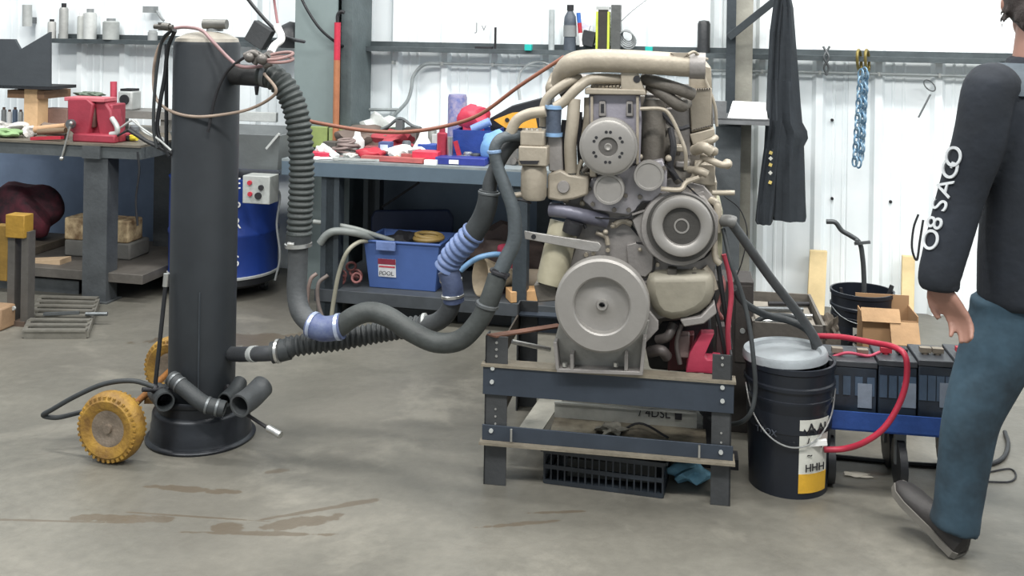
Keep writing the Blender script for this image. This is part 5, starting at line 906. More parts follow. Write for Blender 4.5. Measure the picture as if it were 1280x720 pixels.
m = MB(); m.heap(V(W.w(592, 147, -.58).x, -.58, W.w(592, 148, -.58).z), .09, (1.0, .7, .8), .18, 55); m.bb(W.w(580, 150, -.6).x, W.w(602, 150, -.6).x, -.62, -.54, zt2, W.w(592, 150, -.6).z); solo(W, 'red_bag', 'bright red plastic bag stuffed on top of the blue toolbox', 'bag', m, mat('#c23850', .5, 0, .12))
m = MB(); m.cyl(V(W.w(590, 163, -.67).x, -.67, zt2 + .03), V(W.w(612, 150, -.67).x, -.66, W.w(612, 152, -.67).z), .022); solo(W, 'blue_roll', 'light blue paper roll leaning in the blue toolbox', 'roll', m, mat('#7d9ad2', .6))
m = MB(); m.heap(V(W.w(620, 168, -.78).x, -.8, zC + .09), .06, (1.2, .7, 1.3), .3, 56); solo(W, 'blue_rag', 'light blue rag heap beside the black hose top', 'rag', m, mat('#7fb0e0', .7))
# black and yellow case
T = Thing(W, 'drill_case', 'black and yellow tool case leaning behind the engine elbow', 'case', V(W.w(640, 170, -.5).x, -.45, zC))
m = MB(); m.prism([W.w(x, y, -.5) for x, y in ((612, 148), (640, 132), (678, 122), (690, 122), (690, 165), (612, 168))], (0, .08, 0)); m.bb(W.w(620, 165, -.5).x, W.w(685, 165, -.5).x, -.5, -.42, zC, W.w(650, 166, -.5).z); cs = T.part('shell', m, BLK, bevel=.006)
m = MB(); m.prism([W.w(x, y, -.503) for x, y in ((617, 150), (640, 141), (668, 138), (672, 160), (632, 160))], (0, .006, 0)); T.part('yellow_panel', m, mat('#e9a93c', .5), parent=cs)
m = MB(); p = W.w(634, 150, -.504); m.cyl(p, p + V(0, -.004, 0), .012); T.part('latch', m, DK, parent=cs)
m = MB()
for i in range(9):
    p = V(W.w(640 + i * 6, 200, -.85).x, -.85 + random.uniform(0, .08), zC + .02); m.cyl(p, p + V(random.uniform(-.03, .03), random.uniform(-.03, .03), .0), .018, seg=8)
solo(W, 'fitting_pile', 'pile of small metal fittings on the bench behind black hose', 'fittings', m, mat('#8a8580', .4, .6, .5, 30), kind='stuff')
ob_(-.8, 'metal_vessel', 'dark metal part standing on bench behind the hose top', 'part', 632, 180, 646, mat('#83807c', .4, .5), .08)
# wrenches etc
for i, (x0_, x1_, yy, mt_, lb_) in enumerate(((420, 470, -.93, GRYL, 'pale spanner lying along the bench front by the coil'), (396, 415, -.93, WHT, 'white strip lying at the left bench front'), (470, 512, -.66, STL, 'steel spanner behind the long red tool'), (540, 580, -.66, STL, 'steel spanner in front of the blue toolbox'))):
    m = MB(); p, q_ = V(W.w(x0_, 200, yy).x, yy, zC + .008), V(W.w(x1_, 200, yy).x, yy + .03, zC + .008); m.bar(p, q_, .018, .01); m.cyl(p - V(0, 0, .006), p + V(0, 0, .006), .018, seg=12); m.cyl(q_ - V(0, 0, .006), q_ + V(0, 0, .006), .015, seg=12); solo(W, 'spanner', lb_, 'spanner', m, mt_)

g = random.Random(21)
KIND = [('socket', 'can'), ('small_box', 'box'), ('wrench', 'bar'), ('crumpled_wrapper', 'heap')]
for i, (px, yy, kind, mt_, lb_, h_) in enumerate((
    (416, -.62, 'box', mat('#55524e', .6), 'small dark box behind the coil of wire', .06), (431, -.3, 'can', mat('#8a8f88', .5), 'small grey can near the second green bin', .1),
    (466, -.68, 'box', mat('#8a4a4c', .6), 'dull red carton behind the crumpled red rag', .05), (492, -.5, 'heap', mat('#a33a44', .7), 'dull red cloth behind the middle white rag', .1),
    (508, -.62, 'can', mat('#575c63', .5), 'dark can between the middle white rag and casting', .08), (516, -.4, 'box', mat('#4f4a46', .7), 'dark brown box at the back by the white funnel', .13),
    (540, -.4, 'can', mat('#9a9d98', .4, .3), 'silver can behind the white funnel', .13), (551, -.4, 'box', mat('#c8cac8', .6), 'pale carton behind the red jack', .1),
    (483, -.35, 'box', mat('#5f6a5c', .6), 'dark green box at the back behind the small carton', .12), (450, -.45, 'heap', mat('#6c5f58', .8), 'brown rag behind the white squeeze bottle', .12),
    (496, -.86, 'heap', mat('#c9a890', .7), 'tan paper scrap by the long red tool', .025), (437, -.86, 'heap', mat('#c9c9c4', .7), 'pale crumpled wrapper right of the red tray', .03),
    (585, -.78, 'can', mat('#b8bcc0', .3, .8), 'chrome socket standing on the indigo tray', .055), (595, -.79, 'can', mat('#5e6266', .4, .6), 'dark socket at the right of the indigo tray', .05), (578, -.8, 'can', mat('#8b9094', .35, .8), 'grey socket beside the silver jack cylinder', .04))):
    x = W.w(px, 195, yy).x; m = MB()
    if kind == 'box': m.box((x, yy, zC + h_ / 2), (.085, .07, h_), (0, 0, g.uniform(-.4, .4)))
    elif kind == 'can': m.lathe([(.001, 0), (.024, 0), (.024, h_ * .9), (.018, h_), (.001, h_)], (x, yy, zC), seg=16)
    else: m.heap((x, yy, zC + h_ * .55), h_ * .95, (1.3, 1, .55), .4, i + 70)
    solo(W, {'box': 'small_box', 'can': 'small_can', 'heap': 'rag'}[kind], lb_, {'box': 'box', 'can': 'can', 'heap': 'rag'}[kind], m, mt_, bevel=.002 if kind == 'box' else 0)
for i, (px, yy, kind, mt_, lb_, h_) in enumerate((
    (60, YL + .3, 'heap', mat('#8a7a6e', .8), 'brown rag beside the red can on left bench', .06), (158, YL + .2, 'box', mat('#4c4a48', .6), 'dark small box right of the vise on left bench', .05),
    (168, YL + .3, 'can', mat('#6f7478', .5), 'dark grey can right of the vise near the bench end', .07), (72, YL + .1, 'box', mat('#6a5548', .6), 'brown block in front of the dull brown box', .03))):
    x = W.w(px, 160, yy).x; m = MB()
    if kind == 'box': m.box((x, yy, zL + h_ / 2), (.09, .07, h_), (0, 0, g.uniform(-.4, .4)))
    elif kind == 'can': m.lathe([(.001, 0), (.026, 0), (.026, h_ * .9), (.02, h_), (.001, h_)], (x, yy, zL), seg=16)
    else: m.heap((x, yy, zL + h_ * .55), h_ * .95, (1.3, 1, .55), .4, i + 90)
    solo(W, {'box': 'small_box', 'can': 'small_can', 'heap': 'rag'}[kind], lb_, {'box': 'box', 'can': 'can', 'heap': 'rag'}[kind], m, mt_)
# tote
T = Thing(W, 'storage_tote', 'blue plastic storage tote with a red and white label on lower shelf', 'tote', V(W.w(502, 368, -.85).x, -.7, zS)); a_, b_, c_, d_ = rect(W, 454, 305, 549, 368, -.86); zt_ = d_
def tote_ring(x0, x1, y0, y1, z): return [V(x0, y0, z), V(x1, y0, z), V(x1, y1, z), V(x0, y1, z)]
m = MB(); s_ = .025; m.rings([tote_ring(a_ + s_, b_ - s_, -.86 + s_, -.56 - s_, zS), tote_ring(a_, b_, -.86, -.56, zt_), tote_ring(a_ - .008, b_ + .008, -.868, -.552, zt_), tote_ring(a_ - .008, b_ + .008, -.868, -.552, zt_ + .012), tote_ring(a_ + .008, b_ - .008, -.852, -.568, zt_ + .012), tote_ring(a_ + s_ + .006, b_ - s_ - .006, -.83 + .006, -.59, zS + .006)]); bd = T.part('body', m, TOTE, bevel=.004)
m = MB(); a2, b2 = W.w(470, 312, -.88).x, W.w(494, 312, -.88).x; m.bb(a2, b2, -.885, -.868, zt_ - .035, zt_ + .012); T.part('handle', m, mat('#6478a8', .5), bevel=.003)
def sticker(x0, y0, x1, y1, mt_, name, off):
    a, b2_, c, d = rect(W, x0, y0, x1, y1, -.858); m = MB(); sl = s_ / (zt_ - zS); y_a = -.86 + (zt_ - c) * sl; y_b = -.86 + (zt_ - d) * sl
    m.prism([V(a, y_a - off, c), V(b2_, y_a - off, c), V(b2_, y_b - off, d), V(a, y_b - off, d)], (0, .0015, 0)); return T.part(name, m, mt_, parent=bd)
sticker(472, 324, 494, 347, mat('#d9dade', .5), 'white_label', .002); sticker(472, 324, 494, 331, mat('#8a3044', .5), 'red_label', .0035); sticker(473, 333, 493, 335, mat('#c04050', .5), 'red_label', .0035)
lettering(T, 'POOL', .03, W.w(483, 342, -.862) + V(0, -.0, 0), DK, parent=bd, rot=(pi / 2 - .1, 0, 0))
m = MB(); m.prism([W.w(x, y, -.4) for x, y in ((463, 272), (468, 263), (560, 262), (566, 272), (564, 318), (463, 318))], (0, .03, .0)); m.bb(W.w(470, 300, -.4).x, W.w(560, 300, -.4).x, -.4, -.37, zS, W.w(500, 317, -.4).z); solo(W, 'tote_lid', 'dark blue tote lid standing upright behind the storage tote', 'lid', m, TOTD, bevel=.01)
m = MB(); c_ = V(W.w(536, 300, -.7).x, -.7, zt_ + .005); m.torus(c_, .075, .013, (0, 0, 1), el=.8); m.torus(c_ + V(0, 0, .014), .07, .011, (.1, 0, 1), el=.8); solo(W, 'hose_coil', 'yellowish hose coil on top of the storage tote', 'coil', m, mat('#a88d54', .5))
m = MB(); m.heap(V(W.w(503, 304, -.7).x, -.7, zt_ - .06), .1, (1.2, .9, .9), .35, 57); solo(W, 'dark_contents', 'dark jumble of parts inside the storage tote', 'parts', m, DK, kind='stuff')
for P, r_, mt_, lb_ in (([(392, 277, -.9), (415, 280, -.9), (445, 286, -.9), (470, 294, -.85), (492, 301, -.8)], .012, mat('#8a8f8c', .5), 'long grey hose poking out of the tote to the left, upper one'), ([(400, 304, -.95), (408, 294, -.95), (420, 289, -.95), (445, 291, -.92), (475, 299, -.8)], .02, mat('#7b807e', .5), 'thick short grey hose bending down left of the tote'), ([(414, 398, -.97), (418, 370, -.97), (424, 340, -.97), (434, 315, -.97), (448, 303, -.92), (462, 301, -.84)], .011, mat('#918f80', .5), 'grey hose arching from the tote down past the shelf edge')):
    cable(W, 'grey_hose', lb_, P, r_, mt_)
cable(W, 'brown_hose', 'brown hose loop hanging left of the tote by the shelf end', [(396, 342, -.95), (388, 350, -.97), (384, 375, -.97), (386, 400, -.97)], .01, mat('#7a6a64', .6)); cable(W, 'brown_hose', 'second brown hose loop left of the tote, inner strand', [(410, 344, -.95), (398, 355, -.97), (398, 380, -.97), (406, 404, -.97)], .01, mat('#6b625e', .6))
m = MB(); g = random.Random(5)
for i in range(10): m.torus(V(W.w(400 + i * 5, 350, -.86).x, -.86 + g.uniform(0, .1), zS + .03 + g.uniform(0, .06)), .024, .007, (g.uniform(-1, 1), g.uniform(-1, 1), g.uniform(-.5, 1)), 12, 6)
solo(W, 'chain_pile', 'rusty pink chain pile on the shelf left of the tote', 'chain', m, mat('#8d5a58', .6, .2, .4, 20), kind='stuff')
m = MB(); a_, b_, c_, d_ = rect(W, 393, 370, 422, 400, YC + .03); m.bb(a_, b_, YC + .05, YC + .3, 0, zS0); solo(W, 'grey_crate', 'grey box on the floor under the left end of centre bench', 'crate', m, mat('#6a6c68', .6), bevel=.003)
m = MB(); a_, b_, c_, d_ = rect(W, 440, 392, 560, 410, YC + .1); m.bb(a_, b_, YC + .12, -.35, 0, zS0 - .03); solo(W, 'dark_bin', 'long dark bin on the floor below the storage tote', 'bin', m, mat('#33383c', .6), bevel=.004)
m = MB(); a_, b_, c_, d_ = rect(W, 570, 392, 690, 410, YC + .1); m.bb(a_, b_, YC + .12, -.35, 0, zS0 - .02); solo(W, 'dark_bin', 'dark bin on the floor below the beige funnel', 'bin', m, mat('#2c3034', .6), bevel=.004)
# funnel, wooden block, etc
m = MB(); a_, c_ = W.w(600, 352, -.85), W.w(655, 345, -.7); d = (c_ - a_); m.lathe([(.02, d.length), (.03, d.length * .8), (.1, .0), (.095, 0), (.02, d.length * .78)], V(a_.x, a_.y, zS + .1), V(d.x, d.y, -.03), 28, cap=False); solo(W, 'large_funnel', 'large beige funnel lying on its side on the lower shelf', 'funnel', m, mat('#9c8e78', .6))
m = MB(); m.bar(V(W.w(634, 368, -.92).x, -.9, zS + .03), V(W.w(672, 366, -.92).x, -.82, zS + .03), .1, .055); solo(W, 'wood_block', 'pale orange wood block on the lower shelf edge near engine', 'block', m, mat('#c99f70', .7), bevel=.003)
m = MB(); m.cyl(V(W.w(630, 360, -.65).x, -.65, zS + .05), V(W.w(700, 360, -.6).x, -.6, zS + .05), .05); solo(W, 'cardboard_tube', 'beige tube lying behind the pale wood block', 'tube', m, mat('#a09280', .7))
m = MB(); m.heap(V(W.w(625, 325, -.4).x, -.4, zS + .14), .16, (1.6, .6, .8), .3, 58); solo(W, 'brown_cloth', 'brown grey cloth heap at the back of the lower shelf', 'cloth', m, mat('#6e5f5a', .8, 0, .4, 8, .2))
m = MB(); m.heap(V(W.w(634, 312, -.55).x, -.55, W.w(634, 314, -.55).z), .045, (1.2, 1, .8), .3, 59); m.cyl(V(W.w(634, 312, -.55).x, -.55, zS), V(W.w(634, 312, -.55).x, -.55, W.w(634, 320, -.55).z), .03); solo(W, 'pink_item', 'small pink cloth topping a stub on the lower shelf', 'cloth', m, PINK)
cable(W, 'blue_hose', 'short blue hose arching over the beige funnel', [(576, 338, -.93), (588, 328, -.93), (602, 321, -.93), (622, 318, -.88), (640, 322, -.8)], .014, mat('#6d93b8', .45)); 
m = MB(); p1, p2 = E.w(640, 427, .25), E.w(688, 437, .3); m.cyl(p1, p2, .008); solo(E, 'steel_tube', 'bright steel tube lying across the stand behind its left post', 'tube', m, CHR)

# ================================================================== THINGS ON THE RIGHT GIRT AND WALL
def g2(px, hw, y0, mt, label, name='bottle', cat='bottle', cap=None, prof=None): return canon(W, -.1, zg2, name, label, cat, px, hw, y0, mt, cap=cap, prof=prof)
g2(690, 3.8, 12, mat('#b3babb', .3), 'tall clear plastic tube standing on the wall girt', 'clear_tube', 'tube', prof=[(.001, 0), (1, 0), (1, 1), (.001, 1)])
T, o2, r2, h2 = g2(713, 8, 6, mat('#4e5660', .45, 0, .3, 30), 'dark drinks style bottle on the girt beside the clear tube', 'bottle', 'bottle', cap=DK, prof=[(.001, 0), (1, 0), (.92, .3), (1, .6), (.9, .74), (.45, .86), (.45, .88), (.001, .88)])
m = MB(); m.lathe([(1.03 * r2, h2 * .3), (1.03 * r2, h2 * .55)], o2, seg=20, cap=False); T.part('label', m, GRY)
T = Thing(W, 'paint_marker', 'red white and blue tube leaning on the girt', 'tube', W.w(724, 56, -.12)); a_, c_ = W.w(727, 58, -.12), W.w(723, 16, -.12); m = MB(); m.cyl(a_, a_.lerp(c_, .4), .012); T.part('white_end', m, WHT); m = MB(); m.cyl(a_.lerp(c_, .4), a_.lerp(c_, .7), .012); T.part('red_band', m, RED); m = MB(); m.cyl(a_.lerp(c_, .7), c_, .012); T.part('blue_band', m, mat('#3b6fc0'))
m = MB(); m.box(W.w(736, 48, -.1), (.07, .06, .085), (0, radians(12), 0)); solo(W, 'dark_block', 'small tilted black box on the girt beside the level', 'box', m, mat('#2d3033', .6), bevel=.002)
m = MB(); m.box(W.w(731, 33, -.1), (.06, .03, .03), (0, radians(20), 0)); solo(W, 'white_carton', 'small white carton with violet print on the tilted black box', 'carton', m, mat('#d3d3e6', .6, 0, .3, 60))
T = Thing(W, 'spirit_level', 'black box with lime yellow edges upright on the girt', 'level', W.w(753, 62, -.12)); a_, b_, c_, d_ = rect(W, 745, 10, 762, 62, -.12); m = MB(); m.bb(a_ + .012, b_ - .012, -.125, -.08, zg2, d_ - .01); T.part('body', m, mat('#35322c', .5))
for x in (a_, b_ - .012): m = MB(); m.bb(x, x + .012, -.13, -.08, zg2, d_ - .02); T.part('edge', m, mat('#c6d24e', .5), label='lime yellow edge')
m = MB(); m.bb(a_, b_, -.13, -.08, d_ - .01, d_ + .008); T.part('cap', m, GRYL)
a_, b_, c_, d_ = rect(W, 764, 6, 776, 62, -.1); m = MB(); m.bb(a_, b_, -.12, -.07, zg2, d_); solo(W, 'grey_bar', 'grey upright bar on the girt right of the yellow edged box', 'bar', m, mat('#5e605f', .5, .3), bevel=.002)
m = MB(); p = W.w(784, 50, -.1); 
for i in range(5): m.torus(p + V(0, i * .006 - .012, i * .006), .045 - i * .004, .004, (.1 * i, 1, .1), 18, 6, el=1.2)
solo(W, 'wire_coil', 'grey wire coil hanging at the girt right of the bar', 'coil', m, GRY)
cable(W, 'steel_wire', 'thin steel wire slanting up from the girt coil', [(775, 28, -.09), (790, 14, -.08), (808, 0, -.07)], .0025, GRY, 'wire')
g2(880, 8, 25, mat('#3c3e40', .4, .2, .3), 'black round topped canister on the girt beside the wall post', 'canister', 'canister', prof=[(.001, 0), (1, 0), (1, .88), (.8, .97), (.001, 1)])
for px, lb_ in ((660, 'teal plastic clip on the girt left of the clear tube'), (811, 'teal plastic clip on the girt above the engine')):
    p = W.w(px, 58, -.155); m = MB(); m.bb(p.x - .02, p.x + .02, -.158, -.12, zg2 - .012 + .006 * 0 + .0065, zg2 + .03); solo(W, 'teal_clip', lb_, 'clip', m, TEAL, 'teal clips on the girt', bevel=.002)
m = MB(); p = W.w(619, 57, -.1); m.cyl(V(p.x, -.1, zg2), V(p.x, -.1, W.w(619, 34, -.1).z), .007); solo(W, 'short_rod', 'short dark rod standing on the girt below the pencilled mark', 'rod', m, DK)
m = MB(); a_, b_, c_, d_ = rect(W, 594, 56, 615, 60, -.12); m.bb(a_, b_, -.13, -.09, zg2, zg2 + .012); solo(W, 'dark_strip', 'small dark strip lying on the girt under the pencilled mark', 'strip', m, DK)
# conduit
T = Thing(W, 'wall_conduit', 'thin grey conduit running along the white wall below the girt', 'conduit', W.w(600, 82, -.05)); CO = mat('#a6adae', .45, .3)
m = MB(); m.tube(pts(W, [(481, 160, -.06), (490, 147, -.06), (508, 128, -.06), (514, 112, -.06), (517, 95, -.06), (530, 81, -.06), (550, 79.5, -.06)]) , .011, 10); T.part('bent_run', m, CO)
zc1 = W.w(550, 79.5, -.06).z; m = MB(); m.cyl(V(W.w(548, 80, -.06).x, -.06, zc1), V(3.4, -.06, zc1), .008, seg=10); T.part('straight_run', m, CO)
m = MB(); m.cyl(W.w(432, 137, -.06), W.w(497, 137, -.06), .01, seg=10); T.part('low_run', m, CO)
m = MB(); m.tube(pts(W, [(650, 125, -.06), (648, 100, -.06), (656, 84, -.06), (676, 77, -.06), (694, 86, -.06), (704, 100, -.06)]), .009, 10); T.part('loop_run', m, mat('#c6cccc', .45, .3))
m = MB()
for k in range(-1, 13): x = rib0 + k * PITCH + .0; m.bb(x - .006, x + .006, -.071, -.0325, zc1 - .011, zc1 + .011)
T.part('pipe_strap', m, GRYL, kind='stuff')
# copper pipe by the column
T = Thing(W, 'upright_pipe', 'upright pipe by the column, red above and copper below', 'pipe', W.w(421, 156, -.46)); p = W.w(420, 155, -.46); q_ = W.w(422, 28, -.46); zz = W.w(421, 75, -.46).z
m = MB(); m.cyl(V(p.x, -.46, zC), V(p.x, -.46, zz), .018); T.part('copper_length', m, mat('#b07452', .5, .1)); m = MB(); m.cyl(V(p.x, -.46, zz), V(p.x, -.46, q_.z), .018); T.part('red_length', m, mat('#c02e46', .5)); m = MB(); m.tube([V(p.x, -.46, q_.z - .01), V(p.x, -.46, q_.z + .04), V(p.x + .02, -.46, q_.z + .06), V(p.x + .04, -.46, q_.z + .055)], .01, 10); T.part('hook', m, DK)
# bracket arm with jacket
T = Thing(W, 'coat_bracket', 'dark steel bracket arm slanting from the wall post up', 'bracket', W.w(918, 42, -.22)); m = MB(); m.bar(W.w(912, 46, -.22), W.w(972, -2, -.3), .04, .06, up=(0, 1, 0)); T.part('arm', m, mat('#4a5054', .5, .4), bevel=.003); m = MB(); m.cyl(W.w(975, 2, -.3), W.w(975, 2, -.42), .012); T.part('peg', m, STL)
JK = mat('#272d33', .85, 0, .25, 9, .2, name='jacket_cloth')
T = Thing(W, 'hanging_jacket', 'black jacket hanging from the wall bracket right of the engine', 'jacket', W.w(980, 275, -.35))
def cloth_loft(rows, yc, th, seg=28, fold=.25, seed=0):
    g = random.Random(seed); rr = []; ph = g.uniform(0, 6)
    for (py, xl_, xr_) in rows:
        a, b2 = W.w(xl_, py, yc), W.w(xr_, py, yc); c = (a + b2) / 2; hw = (b2.x - a.x) / 2; R = []
        for j in range(seg):
            t = 2 * pi * j / seg; k = 1 + fold * .35 * sin(5 * t + ph + py * .006)
            R.append(V(c.x + hw * cos(t), yc + th * sin(t) * k + .012 * sin(7 * cos(t) + py * .02), c.z))
        rr.append(R)
    return MB().rings(rr)
rows = [(-8, 970, 988), (10, 970, 992), (50, 967, 995), (100, 963, 999), (130, 962, 1001), (152, 962, 1003), (163, 964, 1009), (172, 966, 1010), (182, 967, 1005), (215, 966, 1006), (250, 965, 1007), (270, 965, 1008), (275, 966, 1007)]
m = cloth_loft(rows, -.36, .06, seed=1); T.part('body', m, JK)
rows = [(-6, 968, 980), (40, 962, 976), (100, 959, 975), (150, 957, 978), (185, 955, 974), (220, 950, 970), (255, 946, 968), (276, 944, 966), (280, 946, 964)]
m = cloth_loft(rows, -.4, .035, seed=2); sv = T.part('sleeve', m, JK)
for i, py in enumerate((191, 198, 206, 216, 228)):
    p = W.w(963.5 - i * .2, py, -.44); m = MB(); m.box(p, (.016, .006, .016), (0, radians(45 if i % 2 else 20), 0)); T.part('badge', m, mat(('#c9b46a', '#c8c8c0')[i % 2], .5), parent=sv)
# tray with paper
T = Thing(W, 'wall_tray', 'grey sheet steel tray fixed to the wall post right of the engine', 'tray', W.w(920, 155, -.35)); a_, b_, c_, d_ = rect(W, 886, 127, 962, 156, -.55)
m = MB(); m.bb(a_, b_, -.55, -.15, c_ + .02, c_ + .03); m.bb(a_, W.w(908, 140, -.55).x, -.55, -.54, c_ + .02, d_); m.bb(a_, b_, -.55, -.545, c_, c_ + .03); T.part('pan', m, mat('#77797b', .5, .2), bevel=.001)
m = MB(); m.prism([W.w(908, 152, -.548), W.w(960, 154, -.548), W.w(957, 128, -.3), W.w(916, 126, -.3)], (0, .002, -.004)); pp = solo(W, 'paper_sheet', 'white paper sheet propped on the grey wall tray', 'paper', m, mat('#eeeeee', .7, 0, .03))
m = MB(); a_, b_, c_, d_ = rect(W, 893, 158, 925, 350, -.35); m.bb(a_, b_, -.35, -.22, 0, d_); solo(W, 'electrical_panel', 'tall grey panel against the wall post below the tray', 'panel', m, mat('#5f6467', .6, .2), bevel=.003)
# blue chain
def chain(n, x0, y0, x1, y1, off, T):
    a, c = W.w(x0, y0, -.19), W.w(x1, y1, -.19); L = (c - a).length; k = n
    d = (c - a) / k; rr = L / k * .62
    for i in range(k):
        p = a + d * (i + .5) + V(0, off, 0); m = MB(); ax = (.75, -.65, 0) if i % 2 else (-.75, -.65, 0)
        t = Vector(ax).normalized(); u = d.normalized(); v = t.cross(u); R = []
        for j in range(16):
            th = 2 * pi * j / 16; dd = u * cos(th) * rr * 1.12 + v * sin(th) * rr * .72; dn = dd.normalized(); R.append([p + dd + (dn * cos(2 * pi * q / 6) + t * sin(2 * pi * q / 6)) * .0052 for q in range(6)])
        m.rings(R, closed=True); T.part('link', m, mat('#48789c', .4, .3, .35, 60, h2='#8fa6b4'), smooth=True)
T = Thing(W, 'blue_chain', 'blue painted lifting chain hanging doubled from the wall girt', 'chain', W.w(1073, 210, -.19))
chain(13, 1081, 86, 1073, 208, 0, T); chain(13, 1076, 88, 1068, 206, -.012, T); chain(12, 1083, 90, 1077, 200, .015, T)
for px in (1074, 1084):
    m = MB(); m.torus(W.w(px, 76, -.145) + V(0, 0, 0), .045, .008, (1, -.3, 0), 20, 8, el=1.5); T.part('shackle', m, mat('#8f8049', .4, .5))
T = Thing(W, 'wire_clip', 'small steel wire clip wrapped on the girt left of the chain', 'clip', W.w(1033, 92, -.12))
for s_ in (-1, 1): m = MB(); m.tube(pts(W, [(1033 - 4 * s_, 58, -.16), (1033 + 3 * s_, 72, -.17), (1033 - 3 * s_, 84, -.16), (1033 + 1 * s_, 94, -.15)]), .006, 8); T.part('wire', m, STL)
T = Thing(W, 'wall_hook', 'thin wire hook hanging from the conduit right of the chain', 'hook', W.w(1155, 147, -.07)); m = MB(); m.torus(W.w(1162, 107, -.075), .02, .0035, (0, 1, 0), 18, 6, el=1.8); T.part('ring', m, STL); m = MB(); m.cyl(W.w(1163, 118, -.08), W.w(1148, 147, -.08), .005, seg=8); T.part('shank', m, STL)

# ================================================================== PERSON
def D_(px, py, d): return E.I @ (ray(px, py) * d + Vector((0, 0, CH)))
def wv(x, y, z=0): v = E.I.to_3x3() @ Vector((x, y, z)); return v
Hd = wv(-.62, .78); Lf = wv(-.78, -.62); UP = V(0, 0, 1)
def remesh(vs, sm=4):
    def f(o):
        r = o.modifiers.new('remesh', 'REMESH'); r.mode = 'VOXEL'; r.voxel_size = vs; r.use_smooth_shade = True
        s = o.modifiers.new('smooth', 'SMOOTH'); s.factor = .5; s.iterations = sm
    return f
def limb(m, P, R, seg=20, k=5):
    Q = crom(P, k); n = len(P) - 1
    def rf(i): t = i / (len(Q) - 1) * n; a = min(int(t), n - 1); return R[a] + (R[a + 1] - R[a]) * (t - a)
    t0 = (Q[1] - Q[0]).normalized(); u = t0.orthogonal().normalized(); rr = []
    for i, p in enumerate(Q):
        t = (Q[min(i + 1, len(Q) - 1)] - Q[max(i - 1, 0)]).normalized(); u = (u - t * u.dot(t)).normalized(); v = t.cross(u)
        rr.append([p + (u * cos(2 * pi * j / seg) + v * sin(2 * pi * j / seg)) * rf(i) for j in range(seg)])
    m.rings(rr); return m
pc = D_(1289, 400, 3.05); base = V(pc.x, pc.y, 0)
def tz(z, fwd=0, side=0): return V(pc.x, pc.y, z) + Hd * fwd + Lf * side
head_c = D_(1297, 6, 3.08); neck0 = D_(1290, 82, 3.06)
shL = D_(1236, 112, 2.93); elL = D_(1203, 240, 2.95); wrL = D_(1172, 362, 2.93)
shR = neck0 * 2 - shL; shR.z = shL.z; elR = shR + V(.05, .02, -.27); wrR = elR + Hd * .16 + V(0, 0, -.2)
hipL, knL, anL = D_(1258, 405, 3.02), D_(1215, 520, 2.97), D_(1193, 655, 2.95)
hipR = tz(hipL.z, 0, -.1); knR = hipR + V(.1, -.02, -.38); anR = knR + V(.26, .03, -.26)
T = Thing(E, 'person', 'person in dark jacket and blue jeans walking away at the right edge', 'person', base)
m = MB()
Hh = wv(.25, .97); Lh = wv(-.97, .25)
limb(m, [neck0 - V(0, 0, .08), neck0, head_c - V(0, 0, .05)], [.07, .056, .055])
m.ball(head_c + V(0, 0, .02), .098, 3, (.9, 1.0, 1.12)); m.ball(head_c + Hh * .03 - V(0, 0, .055), .062, 3)
m.ball(head_c + Hh * .105 - V(0, 0, .01), .017, 2, (1, 1, 1.3)); m.ball(head_c + Hh * .1 - V(0, 0, .05), .018, 2, (1, 1, .5)); m.ball(head_c + Hh * .09 - V(0, 0, .09), .025, 2)
for s_ in (-1, 1): m.ball(head_c + Lh * .09 * s_ - V(0, 0, .0), .026, 2, (.5, .7, 1.2))
for h_, w_, d_ in ((1,) * 3,): pass
rr = []
for z_, hw, hd in ((.78, .15, .10), (.9, .16, .1), (1.05, .15, .1), (1.2, .17, .11), (1.32, .17, .1), (1.38, .1, .07)):
    c_ = tz(z_).lerp(neck0, 0); rr.append([V(c_.x, c_.y, z_) + Lf * hw * cos(t * pi / 10) + Hd * hd * sin(t * pi / 10) for t in range(20)])
m.rings(rr)
limb(m, [shL, elL, wrL], [.05, .042, .028]); limb(m, [shR, elR, wrR], [.05, .042, .028])
limb(m, [hipL, knL, anL], [.08, .055, .04]); limb(m, [hipR, knR, anR], [.08, .055, .04])
def hand(m, w, dirv, fw_, side):
    d = dirv.normalized(); s_ = fw_.normalized(); n = d.cross(s_).normalized()
    pal = [w - d * .01, w + d * .035, w + d * .085]
    for o_ in (-.026, -.009, .009, .026): limb(m, [pal[0] + s_ * o_ * .6, pal[1] + s_ * o_ * .9, pal[2] + s_ * o_], [.017, .016, .012], 10, 3)
    for o_, L in ((-.03, .062), (-.01, .078), (.011, .085), (.031, .07)):
        b0 = w + d * .08 + s_ * o_; j1 = b0 + d * L * .45 + n * side * .006; j2 = j1 + d * L * .32 + n * side * .018; j3 = j2 + d * L * .2 + n * side * .022
        limb(m, [b0, j1, j2, j3], [.0105, .0095, .0085, .007], 8, 3)
    t0 = w + d * .02 + s_ * .028; limb(m, [t0, t0 + d * .035 + s_ * .025, t0 + d * .065 + s_ * .03 + n * side * .012, t0 + d * .09 + s_ * .026 + n * side * .02], [.015, .0125, .0105, .008], 8, 3)
hand(m, wrL + V(0, 0, .01), (wrL - elL) * .5 + V(.15, 0, -.03), Hd + V(-.1, 0, 0), -1); hand(m, wrR, wrR - elR, Hd, 1)
T.part('body', m, SKIN, mods=remesh(.0062, 2))
for s_ in (-1, 1):
    m = MB(); m.ball(head_c + Hh * .088 + Lh * .033 * s_ + V(0, 0, .02), .012, 2); T.part('eye', m, WHT)
m = MB(); m.ball(head_c + V(0, 0, .035) - Hh * .012, .108, 3, (.93, 1.02, 1.1)); m.ball(head_c - Hh * .05 - V(0, 0, .02), .078, 3)
g = random.Random(3)
